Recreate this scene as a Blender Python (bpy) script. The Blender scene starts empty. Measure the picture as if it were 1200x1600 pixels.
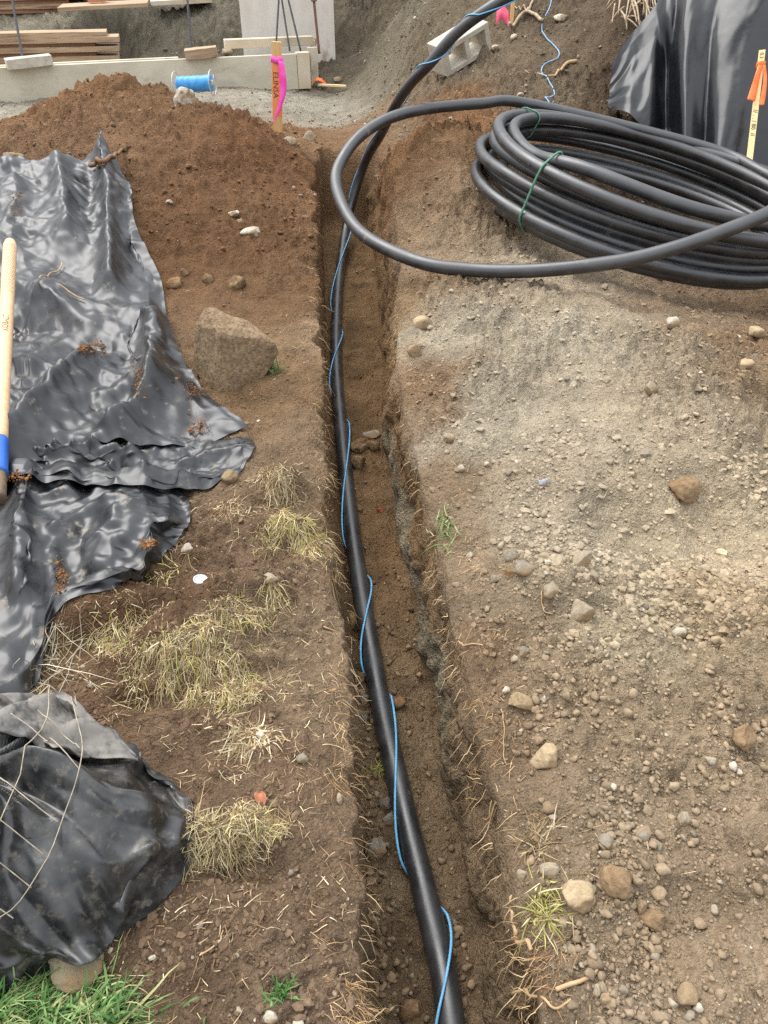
import bpy, bmesh, math, random
import numpy as np
from mathutils import Vector, Matrix, Euler
R = math.radians
SC = bpy.context.scene
COL = SC.collection
random.seed(7)
RNG = np.random.default_rng(11)

# ------------------------------------------------------------------ camera
CAM_H, PITCH, FPX = 1.45, R(37.6), 1209.0          # metres, radians, focal length in photo pixels
cd = bpy.data.cameras.new('camera')
cd.sensor_fit = 'VERTICAL'; cd.sensor_height = 24.0; cd.lens = 24.0 * FPX / 1600.0
cd.clip_start = 0.02; cd.clip_end = 2000.0
cam = bpy.data.objects.new('camera', cd); COL.objects.link(cam)
cam.location = (0, 0, CAM_H); cam.rotation_euler = (R(90) - PITCH, 0, 0)
SC.camera = cam

# ------------------------------------------------------------------ sky, sun, exposure (bright overcast)
SUN_EL, SUN_AZ = R(58), R(-50)                      # azimuth measured from +Y towards +X
world = bpy.data.worlds.new('World'); SC.world = world; world.use_nodes = True
wn = world.node_tree.nodes; wl = world.node_tree.links
sky = wn.new('ShaderNodeTexSky'); sky.sky_type = 'NISHITA'; sky.sun_disc = False
sky.sun_elevation = SUN_EL; sky.sun_rotation = SUN_AZ
sky.air_density = 1.0; sky.dust_density = 6.0; sky.ozone_density = 0.6
cloud = wn.new('ShaderNodeMix'); cloud.data_type = 'RGBA'; cloud.inputs[0].default_value = 0.86   # overcast cloud layer over the sky
wc = wn.new('ShaderNodeTexCoord'); wz = wn.new('ShaderNodeSeparateXYZ'); wl.new(wc.outputs['Generated'], wz.inputs[0])
wm = wn.new('ShaderNodeMapRange'); wm.inputs[1].default_value = 0.0; wm.inputs[2].default_value = 1.0                # standard overcast sky: zenith
wm.inputs[3].default_value = 1 / 3; wm.inputs[4].default_value = 1.0; wl.new(wz.outputs[2], wm.inputs[0])              # three times the horizon
wv = wn.new('ShaderNodeMix'); wv.data_type = 'RGBA'; wv.blend_type = 'MULTIPLY'; wv.inputs[0].default_value = 1.0
wv.inputs[6].default_value = (10.4, 10.8, 11.3, 1); wl.new(wm.outputs[0], wv.inputs[7])
wl.new(wv.outputs[2], cloud.inputs[7]); wl.new(sky.outputs[0], cloud.inputs[6])
wl.new(cloud.outputs[2], wn['Background'].inputs[0]); wn['Background'].inputs[1].default_value = 0.11
sd = bpy.data.lights.new('sun', 'SUN'); sd.energy = 1.5; sd.angle = R(48); sd.color = (1.0, 0.985, 0.96)
sun = bpy.data.objects.new('sun', sd); COL.objects.link(sun)
sdir = Vector((math.sin(SUN_AZ) * math.cos(SUN_EL), math.cos(SUN_AZ) * math.cos(SUN_EL), math.sin(SUN_EL)))
sun.rotation_euler = sdir.to_track_quat('Z', 'Y').to_euler(); sun.location = (0, 0, 12)
SC.view_settings.view_transform = 'Standard'; SC.view_settings.look = 'None'
SC.view_settings.exposure = 1.14; SC.view_settings.gamma = 1.0
SC.view_settings.use_curve_mapping = False
SC.cycles.use_denoising = False

# ------------------------------------------------------------------ picture -> place
CP, SP = math.cos(PITCH), math.sin(PITCH)
def ray(px, py):
    u = (px - 600.0) / FPX; v = (py - 800.0) / FPX
    return u, CP - v * SP, -SP - v * CP
def at_z(px, py, z):
    dx, dy, dz = ray(px, py); t = (z - CAM_H) / dz
    return (dx * t, dy * t, z)
def at_y(px, py, Y):
    dx, dy, dz = ray(px, py); t = Y / dy
    return (dx * t, Y, CAM_H + dz * t)
def at_t(px, py, t):
    dx, dy, dz = ray(px, py)
    return (dx * t, dy * t, CAM_H + dz * t)
def depth_of(p): return p[1] * CP + (CAM_H - p[2]) * SP

# ------------------------------------------------------------------ noise
_PT = np.random.default_rng(5).permutation(1024).astype(np.int32); _PT = np.concatenate([_PT, _PT])
_GC = np.cos(np.arange(1024) * (2 * np.pi / 1024)).astype(np.float32); _GN = np.sin(np.arange(1024) * (2 * np.pi / 1024)).astype(np.float32)
def perlin(x, y, s=0):
    x, y = np.broadcast_arrays(np.asarray(x, float), np.asarray(y, float))
    x0 = np.floor(x); y0 = np.floor(y); fx = (x - x0).astype(np.float32); fy = (y - y0).astype(np.float32)
    ix = x0.astype(np.int32) + (s * 131) % 1009; iy = y0.astype(np.int32) + (s * 57) % 997
    u = fx * fx * fx * (fx * (fx * 6 - 15) + 10); w = fy * fy * fy * (fy * (fy * 6 - 15) + 10)
    A = _PT[ix & 1023]; B = _PT[(ix + 1) & 1023]; j0 = iy & 1023; j1 = (iy + 1) & 1023
    def g(P, j, gx, gy):
        a = _PT[P + j]; return _GC[a] * gx + _GN[a] * gy
    a = g(A, j0, fx, fy); b = g(B, j0, fx - 1, fy); c = g(A, j1, fx, fy - 1); d = g(B, j1, fx - 1, fy - 1)
    a = a + (b - a) * u; c = c + (d - c) * u
    return 1.5 * (a + (c - a) * w)
def fbm(x, y, f, n, s=0, gain=0.5):
    o = 0; a = 1.0
    for i in range(n):
        o = o + a * perlin(np.asarray(x) * f + 17.3 * i, np.asarray(y) * f - 9.1 * i, s + i); f *= 2.07; a *= gain
    return o
def facets(u, v, s=0):
    """flat facets between random heights: creased sheet"""
    i = np.floor(u); j = np.floor(v); fu = u - i; fv = v - j; i = i.astype(int) + s * 31; j = j.astype(int) + s * 17
    h = lambda a, b: _PT[(_PT[a & 1023] + b) & 1023] / 1023.0
    a, b, c, d = h(i, j), h(i + 1, j), h(i, j + 1), h(i + 1, j + 1)
    return np.where(fu + fv < 1, a + fu * (b - a) + fv * (c - a), d + (1 - fu) * (c - d) + (1 - fv) * (b - d)) - 0.5
def up2(P):
    for ax in (0, 1):
        P = np.moveaxis(P, ax, 0); Q = np.zeros((2 * len(P) - 1,) + P.shape[1:]); Q[::2] = P; Q[1::2] = (P[1:] + P[:-1]) / 2
        Q[2:-2:2] = 0.125 * P[:-2] + 0.75 * P[1:-1] + 0.125 * P[2:]; P = np.moveaxis(Q, 0, ax)
    return P
def smooth(a, b, x):
    t = np.clip((np.asarray(x, float) - a) / (b - a), 0, 1); return t * t * (3 - 2 * t)

# ------------------------------------------------------------------ mesh helpers
def prop(o, label=None, cat=None, group=None, kind=None):
    if label: o['label'] = label
    if cat: o['category'] = cat
    if group: o['group'] = group
    if kind: o['kind'] = kind
    return o
def mesh_np(name, V, F, smooth_=True, cols=None):
    """V (n,3); F (m,3) or (m,4) array, or a list of such arrays"""
    Fs = F if isinstance(F, list) else [F]
    Fs = [np.asarray(f, np.int32) for f in Fs if len(f)]
    me = bpy.data.meshes.new(name)
    V = np.asarray(V, np.float32)
    me.vertices.add(len(V)); me.vertices.foreach_set('co', V.ravel())
    idx = np.concatenate([f.ravel() for f in Fs]); cnt = np.concatenate([np.full(len(f), f.shape[1], np.int32) for f in Fs])
    st = np.concatenate([[0], np.cumsum(cnt)[:-1]]).astype(np.int32)
    me.loops.add(len(idx)); me.loops.foreach_set('vertex_index', idx)
    me.polygons.add(len(cnt)); me.polygons.foreach_set('loop_start', st); me.polygons.foreach_set('loop_total', cnt)
    me.polygons.foreach_set('use_smooth', np.full(len(cnt), smooth_))
    if cols is not None:
        c = np.ones((len(V), 4), np.float32); c[:, :3] = cols
        at = me.attributes.new('tint', 'FLOAT_COLOR', 'POINT'); at.data.foreach_set('color', c.ravel())
    me.update(calc_edges=True); me.validate()
    return me
def obj(name, me, mat=None, parent=None):
    o = bpy.data.objects.new(name, me); COL.objects.link(o)
    if mat is not None and me is not None: me.materials.append(mat)
    if parent is not None: o.parent = parent
    return o
def empty(name, loc=(0, 0, 0), rot=(0, 0, 0)):
    o = bpy.data.objects.new(name, None); COL.objects.link(o); o.location = loc; o.rotation_euler = rot
    o.empty_display_size = 0.1; return o
def part(name, me, mat, parent):
    """a part given in world coordinates, hung under its thing"""
    o = obj(name, me, mat, parent)
    loc = Matrix.LocRotScale(parent.location, parent.rotation_euler, parent.scale)
    o.matrix_parent_inverse = loc.inverted(); return o
class MB:
    def __init__(s): s.V = []; s.F3 = []; s.F4 = []; s.C = []; s.n = 0
    def add(s, V, F, col=None):
        V = np.asarray(V, float); F = np.asarray(F, int) + s.n
        (s.F3 if F.shape[1] == 3 else s.F4).append(F); s.V.append(V); s.n += len(V)
        if col is not None: s.C.append(np.broadcast_to(np.asarray(col, float), (len(V), 3)))
    def mesh(s, name, sm=True):
        F = []
        if s.F3: F.append(np.concatenate(s.F3))
        if s.F4: F.append(np.concatenate(s.F4))
        return mesh_np(name, np.concatenate(s.V), F, sm, np.concatenate(s.C) if s.C else None)
def resample(P, n):
    """Catmull-Rom through P, n points evenly spaced along it"""
    P = np.asarray(P, float); Q = np.vstack([2 * P[0] - P[1], P, 2 * P[-1] - P[-2]]); out = []
    for i in range(1, len(Q) - 2):
        t = np.linspace(0, 1, 24, endpoint=False)[:, None]; a, b, c, d = Q[i - 1:i + 3]
        out.append(0.5 * (2 * b + (c - a) * t + (2 * a - 5 * b + 4 * c - d) * t ** 2 + (3 * b - a - 3 * c + d) * t ** 3))
    out = np.vstack(out + [P[-1:]]); L = np.concatenate([[0], np.cumsum(np.linalg.norm(np.diff(out, axis=0), axis=1))])
    q = np.linspace(0, L[-1], n); return np.stack([np.interp(q, L, out[:, k]) for k in range(P.shape[1])], 1)
def frames(P):
    T = np.gradient(P, axis=0); T /= np.linalg.norm(T, axis=1)[:, None] + 1e-12
    up = np.array([0, 0, 1.0]); N = np.zeros_like(T)
    n = np.cross(T[0], up); n = n if np.linalg.norm(n) > 1e-3 else np.array([1.0, 0, 0]); n /= np.linalg.norm(n)
    for i in range(len(P)):
        n = n - T[i] * n.dot(T[i]); n /= np.linalg.norm(n) + 1e-12; N[i] = n
    return T, N, np.cross(T, N)
def tube(P, r, k=12, cap=True, hollow=0.0):
    P = np.asarray(P, float); n = len(P); r = np.broadcast_to(np.asarray(r, float), (n,))
    T, N, B = frames(P); a = np.linspace(0, 2 * np.pi, k, endpoint=False)
    V = P[:, None] + r[:, None, None] * (np.cos(a)[None, :, None] * N[:, None] + np.sin(a)[None, :, None] * B[:, None])
    V = V.reshape(-1, 3); i = np.arange(n - 1)[:, None] * k; j = np.arange(k)[None, :]; j2 = (j + 1) % k
    F = np.stack([i + j, i + j2, i + k + j2, i + k + j], -1).reshape(-1, 4)
    if cap:
        V = np.vstack([V, P[0], P[-1]]); c0 = n * k; jj = np.arange(k)
        E0 = np.stack([(jj + 1) % k, jj, jj, np.full(k, c0)], 1)[:, [0, 1, 3]]
        E1 = np.stack([(n - 1) * k + jj, (n - 1) * k + (jj + 1) % k, np.full(k, c0 + 1)], 1)
        return V, F, np.vstack([E0, E1])
    return V, F, None
def tube_mesh(name, P, r, k=12, cap=True):
    V, F, E = tube(P, r, k, cap); return mesh_np(name, V, [F] + ([E] if E is not None else []))
def add_tube(mb, P, r, k=6, col=None):
    V, F, _ = tube(P, r, k, False); mb.add(V, F, col)
def box_mesh(name, sx, sy, sz, bev=0.004, wob=0.0, seed=0, cuts=0):
    """a bevelled, slightly uneven board or block centred on its base"""
    bm = bmesh.new(); bmesh.ops.create_cube(bm, size=1.0)
    for v in bm.verts: v.co = Vector((v.co.x * sx, v.co.y * sy, (v.co.z + 0.5) * sz))
    if cuts:
        es = [e for e in bm.edges if abs((e.verts[0].co - e.verts[1].co).normalized().x) > 0.9]
        bmesh.ops.subdivide_edges(bm, edges=es, cuts=cuts, use_grid_fill=True)
    if wob:
        rr = random.Random(seed)
        for v in bm.verts: v.co += Vector((rr.uniform(-1, 1), rr.uniform(-1, 1), rr.uniform(-1, 1))) * wob
    es = [e for e in bm.edges if len(e.link_faces) == 2 and e.calc_face_angle(0) > 0.6]
    bmesh.ops.bevel(bm, geom=es, offset=bev, segments=2, profile=0.6, affect='EDGES')
    me = bpy.data.meshes.new(name); bm.to_mesh(me); bm.free(); return me

# ------------------------------------------------------------------ materials
def srgb(r, g, b, k=1.0):
    f = lambda c: ((c / 255 + 0.055) / 1.055) ** 2.4 if c > 10 else c / 3294.6
    return (f(r) * k, f(g) * k, f(b) * k)
def mat(name, c1, c2=None, scale=20.0, rough=0.8, rough2=None, bump=0.0, bscale=80.0, spec=0.5, detail=6,
        c3=None, scale3=4.0, lo3=0.55, hi3=0.65, stretch=(1, 1, 1), tint=False, metal=0.0, rough3=None, ridged=False):
    m = bpy.data.materials.new(name); m.use_nodes = True; nt = m.node_tree; N = nt.nodes; L = nt.links
    b = N['Principled BSDF']; b.inputs['Roughness'].default_value = rough; b.inputs['Specular IOR Level'].default_value = spec
    b.inputs['Metallic'].default_value = metal
    tc = N.new('ShaderNodeTexCoord'); mp = N.new('ShaderNodeMapping'); mp.inputs['Scale'].default_value = stretch
    L.new(tc.outputs['Object'], mp.inputs[0])
    def noise(sc, det=detail, ro=0.6):
        n = N.new('ShaderNodeTexNoise'); n.inputs['Scale'].default_value = sc; n.inputs['Detail'].default_value = det
        n.inputs['Roughness'].default_value = ro; L.new(mp.outputs[0], n.inputs['Vector']); return n
    def mixc(fac, a, bb, typ='MIX'):
        x = N.new('ShaderNodeMix'); x.data_type = 'RGBA'; x.blend_type = typ
        if isinstance(fac, float): x.inputs[0].default_value = fac
        else: L.new(fac, x.inputs[0])
        for k, v in ((6, a), (7, bb)):
            if isinstance(v, tuple): x.inputs[k].default_value = (*v, 1)
            else: L.new(v, x.inputs[k])
        return x.outputs[2]
    def ramp(src, lo, hi):
        r = N.new('ShaderNodeMapRange'); r.inputs[1].default_value = lo; r.inputs[2].default_value = hi
        r.interpolation_type = 'SMOOTHSTEP'; L.new(src, r.inputs[0]); return r.outputs[0]
    n1 = noise(scale); f1 = ramp(n1.outputs[0], 0.3, 0.7)
    col = mixc(f1, c1, c2 or c1)
    if tint:
        a = N.new('ShaderNodeAttribute'); a.attribute_name = 'tint'
        col = mixc(1.0, a.outputs['Color'], col, 'MULTIPLY')
    if rough2 is not None:
        r = N.new('ShaderNodeMapRange'); r.inputs[3].default_value = rough; r.inputs[4].default_value = rough2
        L.new(f1, r.inputs[0]); rsock = r.outputs[0]
    else: rsock = None
    if c3 is not None:
        n3 = noise(scale3, 8, 0.68); f3 = ramp(n3.outputs[0], lo3, hi3); col = mixc(f3, col, c3)
        if rough3 is not None:
            r = N.new('ShaderNodeMapRange'); r.inputs[4].default_value = rough3
            if rsock is not None: L.new(rsock, r.inputs[3])
            else: r.inputs[3].default_value = rough
            L.new(f3, r.inputs[0]); rsock = r.outputs[0]
    if rsock is not None: L.new(rsock, b.inputs['Roughness'])
    L.new(col, b.inputs['Base Color'])
    if bump:
        nb = noise(bscale, 3 if ridged else 6, 0.65)
        if ridged: nb.noise_type = 'RIDGED_MULTIFRACTAL'; nb.normalize = True; nb.inputs['Roughness'].default_value = 0.42
        bp = N.new('ShaderNodeBump'); bp.inputs['Distance'].default_value = bump
        bp.inputs['Strength'].default_value = 1.0; L.new(nb.outputs[0], bp.inputs['Height']); L.new(bp.outputs[0], b.inputs['Normal'])
    return m

# ------------------------------------------------------------------ ground: base heights
CTRL = []
def cx(px, py, Y, z=None):
    p = at_y(px, py, Y); CTRL.append((p[0], Y, p[2] if z is None else z))
for X in (-8, -5, -2.5, -1.2, -0.5, 0.4, 1.0, 2.0, 4.0, 8):
    for Y in (-3, -1, 0.3, 1.0, 1.8): CTRL.append((X, Y, 0.0 if X < 0 else 0.015 * min(Y, 1.5)))
for X in (-8, -4, -2.2, -1.2, -0.5): CTRL.append((X, 2.7, 0.0)); CTRL.append((X, 3.4, 0.02))
# left spoil mound
cx(380, 180, 5.6); cx(170, 122, 6.3); cx(260, 147, 6.45); cx(60, 172, 6.0); cx(0, 197, 6.0); cx(215, 140, 6.3)
cx(300, 350, 4.2); cx(150, 250, 4.9); cx(0, 250, 4.9); cx(450, 330, 4.6); cx(440, 200, 6.0, 0.20); cx(330, 172, 6.0, 0.36)
CTRL += [(-2.4, 7.4, 0.0), (-1.6, 7.4, 0.0), (-0.8, 7.0, 0.06), (-3.6, 6.2, 0.22), (-3.6, 7.4, 0.0), (-3.2, 4.8, 0.28),
         (-0.40, 4.0, 0.03), (-0.45, 5.0, 0.08), (-0.5, 5.8, 0.10), (-0.1, 7.2, 0.06), (-0.3, 6.6, 0.08), (-6, 5.5, .2), (-6, 7.5, 0)]
for X in (-8, -5, -3.8, -2.4, -1.0, 0): CTRL.append((X, 8.6, 0.0))
for X in (-8, -5, -3.5, -2.0, -1.0, -0.3): CTRL.append((X, 9.8, 0.0))
for X in (-8, -5, -3.5, -2.0, -1.0, -0.3): CTRL += [(X, 10.7, 0.18), (X, 11.3, 0.55), (X, 12.2, 0.72), (X, 14, 0.95)]
# right berm and mound
CTRL += [(0.22, 2.5, 0.06), (0.6, 2.5, 0.17), (1.1, 2.4, 0.16), (2.2, 2.4, 0.05), (0.55, 2.0, 0.12), (1.0, 1.9, 0.11), (0.5, 1.45, 0.07), (0.9, 1.4, 0.06), (1.6, 2.0, 0.05), (0.22, 3.25, 0.14), (0.55, 3.25, 0.185),
         (0.85, 3.3, 0.15), (1.2, 3.45, 0.07), (1.9, 3.3, -0.02), (2.4, 3.4, -0.03), (0.45, 4.0, 0.16), (0.75, 3.75, 0.15), (0.56, 4.4, 0.28),
         (0.12, 3.9, 0.10), (0.05, 4.4, 0.22), (0.36, 4.78, 0.53), (0.12, 4.7, 0.36), (0.62, 4.95, 0.40), (1.0, 4.6, 0.16), (1.41, 4.33, 0.05),
         (1.5, 5.1, 0.02), (2.1, 4.1, -0.14), (2.3, 4.9, -0.10), (0.3, 5.5, 0.28), (0.0, 6.0, 0.10), (0.1, 7.4, 0.10), (1.17, 6.2, 0.34),
         (1.26, 7.0, 0.50), (1.38, 8.0, 0.88), (0.53, 7.2, 0.42), (0.35, 8.3, 0.55), (0.15, 8.7, 0.45), (-0.15, 9.2, 0.08), (0.0, 9.7, 0.45), (-.5, 10.1, .12), (1.69, 6.8, 0.42), (1.75, 5.9, 0.25),
         (2.6, 6.6, 1.0), (2.7, 5.6, 0.35), (3.5, 6.6, 1.25), (3.2, 5.4, 0.6), (2.6, 7.6, 1.35), (1.6, 9.5, 1.2), (4, 9, 1.5), (0.6, 10, 0.95), (0.8, 12, 1.2), (4, 4, 0.0), (5.5, 6, 0.8),
         (3, 13, 1.4), (7, 3, 0), (7, 9, 1.2)]
CTRL = np.array(CTRL)
def _tps_fit(P):
    n = len(P); d = np.hypot(P[:, None, 0] - P[None, :, 0], P[:, None, 1] - P[None, :, 1])
    K = np.where(d > 0, d * d * np.log(d + 1e-9), 0) + np.eye(n) * 0.02
    A = np.zeros((n + 3, n + 3)); A[:n, :n] = K; A[:n, n] = 1; A[:n, n + 1:] = P[:, :2]; A[n:, :n] = A[:n, n:].T
    return np.linalg.solve(A, np.concatenate([P[:, 2], np.zeros(3)]))
_W = _tps_fit(CTRL)
GX0, GX1, GY0, GY1, GS = -8.0, 8.0, -3.0, 14.0, 0.05
_gx = np.arange(GX0, GX1 + 1e-6, GS); _gy = np.arange(GY0, GY1 + 1e-6, GS)
_X, _Y = np.meshgrid(_gx, _gy); _Z = _W[-3] + _W[-2] * _X + _W[-1] * _Y
for i in range(len(CTRL)):
    d2 = (_X - CTRL[i, 0]) ** 2 + (_Y - CTRL[i, 1]) ** 2 + 1e-12
    _Z += _W[i] * 0.5 * d2 * np.log(d2)
def bilin(G, x, y, x0, y0, s):
    fx = np.clip((np.asarray(x, float) - x0) / s, 0, G.shape[1] - 1.001); fy = np.clip((np.asarray(y, float) - y0) / s, 0, G.shape[0] - 1.001)
    i = fx.astype(int); j = fy.astype(int); fx = fx - i; fy = fy - j
    return (G[j, i] * (1 - fx) + G[j, i + 1] * fx) * (1 - fy) + (G[j + 1, i] * (1 - fx) + G[j + 1, i + 1] * fx) * fy
def base(x, y):
    z = bilin(_Z, x, y, GX0, GY0, GS)
    far = smooth(14, 30, y) ; side = smooth(8, 20, np.abs(x))
    return z * (1 - side) * (1 - far) + 1.0 * np.maximum(far, side * smooth(2, 12, y))
# ------------------------------------------------------------------ ground: the trench
FLOOR = -0.42
def line(pts, z):
    q = np.array([at_z(a, b, z)[:2] for a, b in pts]); q = q[np.argsort(q[:, 1])]
    return lambda Y: np.interp(Y, q[:, 1], q[:, 0])
_xl = line([(496, 285), (500, 380), (503, 500), (508, 600), (514, 700), (523, 800), (537, 950), (549, 1050), (553, 1150), (562, 1300), (574, 1450), (585, 1600), (640, 1900)], 0.0)
_xfl = line([(500, 340), (508, 450), (509, 600), (514, 700), (530, 800), (541, 900), (552, 1000), (560, 1200), (570, 1500), (578, 1600), (600, 2000)], FLOOR)
_xfr = line([(570, 330), (588, 430), (596, 520), (598, 600), (604, 720), (625, 850), (655, 980), (674, 1100), (702, 1250), (730, 1400), (752, 1550), (800, 1800)], FLOOR)
def XL(Y): return _xl(Y) - 0.055 * np.maximum(0, fbm(Y, np.asarray(Y) * 0 + 4.4, 3.4, 3, 12)) - 0.018 * np.abs(perlin(np.asarray(Y) * 15, 3.3, 13)) - 0.010 * np.abs(perlin(np.asarray(Y) * 38, 6.3, 15)) + 0.008 * perlin(np.asarray(Y) * 3.1, 0.5, 3) + 0.005 * perlin(np.asarray(Y) * 11, 7.5, 4)
def XFL(Y): return np.maximum(_xfl(Y) + 0.008 * perlin(np.asarray(Y) * 4, 3.3, 5), XL(Y) + 0.006)
def XFR(Y): return _xfr(Y) + 0.010 * perlin(np.asarray(Y) * 4, 9.3, 6)
def XR(Y): return _xfr(Y) + 0.035 + 0.05 * smooth(2.6, 3.6, Y) + 0.016 * perlin(np.asarray(Y) * 3.3, 2.2, 8) + 0.008 * perlin(np.asarray(Y) * 12, 1.2, 9)
TEND = 6.15
def tdepth(Y): return 1 - smooth(TEND - 0.12, TEND + 0.10, Y)
def lumps(x, y):
    """the loose surface of the soil"""
    wx = x + 0.03 * perlin(x * 7, y * 7, 61); wy = y + 0.03 * perlin(x * 7, y * 7, 62)
    n1 = fbm(wx, wy, 1.7, 2, 20); n2 = fbm(wx, wy, 6.0, 3, 30, 0.55); n3 = fbm(wx, wy, 34.0, 2, 40, 0.6)
    b = np.abs(perlin(wx * 16, wy * 16, 50)) + 0.6 * np.abs(perlin(wx * 37, wy * 37, 51)) + 0.4 * np.abs(perlin(wx * 80, wy * 80, 52))
    # smoother, trodden patches against crumbly ones
    rough = 0.35 + 0.65 * smooth(-0.25, 0.35, fbm(x, y, 1.3, 2, 70) + 0.25 * smooth(3.2, 4.5, y))
    hb_ = bilin(_Z, x, y, GX0, GY0, GS); far = 1 - 0.55 * smooth(7.0, 7.6, y) * (1 - smooth(10.0, 10.5, y)) * (1 - smooth(0.0, 0.3, x)) + 0.6 * smooth(10.0, 10.5, y) + 0.55 * smooth(3.8, 5.0, y) * smooth(0.12, 0.30, hb_); near = 1 - 0.2 * smooth(2.0, 0.8, y) + 0.35 * smooth(1.6, 2.6, y) * smooth(0.05, 0.4, x)
    kn = np.maximum(0, perlin(wx * 13, wy * 13, 53) - 0.22) + 0.6 * np.maximum(0, perlin(wx * 29, wy * 29, 54) - 0.2)
    return 0.016 * n1 + far * (0.017 * n2 + near * rough * (0.010 * n3 + 0.022 * (b - 0.5) + 0.045 * kn))
# sods, hollows and footprints: (x, y, radius x, radius y, height, turn)
BUMPS = []
def bump(px, py, rx, ry, h, rot=0.0, z=0.0):
    p = at_z(px, py, z); BUMPS.append((p[0], p[1], rx, ry, h, rot))
bump(180, 160, .16, .14, .09, 0, .42); bump(250, 165, .10, .12, .06, 0, .40); bump(120, 185, .14, .12, .05, 0, .38); bump(375, 195, .2, .12, .04, 0, .4)
bump(170, 960, .16, .07, .08, .5); bump(300, 1000, .14, .09, .09, .3); bump(345, 1040, .10, .05, .05, .2); bump(390, 930, .09, .06, .07, .3); bump(250, 1090, .12, .035, -.04)
bump(440, 760, .07, .06, .07); bump(460, 830, .07, .05, .05); bump(350, 1300, .10, .045, .05, .1); bump(390, 1355, .08, .03, -.03)
bump(1120, 870, .10, .17, -.030, -.35); bump(950, 900, .20, .05, .012, .5); bump(1075, 770, .12, .06, .03, .3); bump(850, 930, .12, .09, .05)
bump(930, 1380, .14, .10, .03); bump(1080, 1420, .10, .05, -.02); bump(990, 1000, .02, .14, .014, .6); bump(1110, 620, .18, .10, .035, .0, .1)
bump(740, 700, .10, .16, .02); bump(640, 1000, .05, .1, .0); bump(820, 1330, .08, .1, -.03, .2); bump(350, 270, .3, .2, .03, 0, .3); bump(1040, 980, .09, .14, -.02, .3)
_br = random.Random(21)
for _ in range(34):                                    # heaped, trodden bank on the right; gentler on the left
    BUMPS.append((_br.uniform(.35, 1.7), _br.uniform(.6, 3.4), _br.uniform(.05, .17), _br.uniform(.05, .15), _br.choice((-1, 1, 1)) * _br.uniform(.015, .045), _br.uniform(0, 3)))
for _ in range(16): BUMPS.append((_br.uniform(-.9, -.2), _br.uniform(.5, 3.0), _br.uniform(.05, .12), _br.uniform(.04, .10), _br.choice((-1, 1)) * _br.uniform(.01, .025), _br.uniform(0, 3)))
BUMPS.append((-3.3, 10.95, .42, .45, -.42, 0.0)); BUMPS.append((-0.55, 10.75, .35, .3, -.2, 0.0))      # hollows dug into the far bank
def ground(x, y):
    x = np.asarray(x, float); y = np.asarray(y, float)
    dl = np.abs(x - XL(y)); calm = 1 - 0.45 * np.exp(-dl / 0.05) * (x < 0.5 * (XL(y) + XR(y)))
    z = base(x, y) + lumps(x, y) * calm
    for bx, by, rx, ry, h, ro in BUMPS:
        c, s = math.cos(ro), math.sin(ro); dx = x - bx; dy = y - by
        q = ((dx * c + dy * s) / rx) ** 2 + ((-dx * s + dy * c) / ry) ** 2
        z = z + h * np.exp(-q ** 2.2)
    td = tdepth(y)
    z = z - td * 0.035 * np.exp(-np.maximum(x - XR(y), 0) / 0.05) * (x > 0.5 * (XL(y) + XR(y))) - td * (0.022 + 0.03 * smooth(-.2, .4, perlin(x * 2, y * 5, 14))) * np.exp(-np.maximum(XL(y) - x, 0) / 0.045) * (x < 0.5 * (XL(y) + XR(y)))
    return z
def floor_z(x, y):
    return FLOOR + 0.02 * fbm(x, y, 3, 2, 90) + 0.014 * fbm(x, y, 14, 3, 95) + 0.012 * np.abs(perlin(x * 40, y * 40, 97))
def full(x, y):
    x = np.asarray(x, float); y = np.asarray(y, float); g = ground(x, y); td = tdepth(y)
    f = floor_z(x, y); xl, xfl, xfr, xr = XL(y), XFL(y), XFR(y), XR(y)
    wl_ = np.clip((x - xl) / (xfl - xl), 0, 1); wr_ = np.clip((xr - x) / (xr - xfr), 0, 1)
    k = np.minimum(wl_, wr_) * td
    return g * (1 - k) + f * k
# raster for quick look-ups
RX0, RY0, RS = -4.3, 0.2, 0.0125
_rx = np.arange(RX0, 3.4, RS); _ry = np.arange(RY0, 10.9, RS)
HR = full(*np.meshgrid(_rx, _ry))
def H(x, y): return bilin(HR, x, y, RX0, RY0, RS)
def hit(px, py, t0=0.6):
    dx, dy, dz = ray(px, py); t = np.arange(t0, 16, 0.004)
    z = CAM_H + dz * t; h = H(dx * t, dy * t); k = np.argmax(z < h)
    return np.array([dx * t[k], dy * t[k], h[k]])

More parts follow.
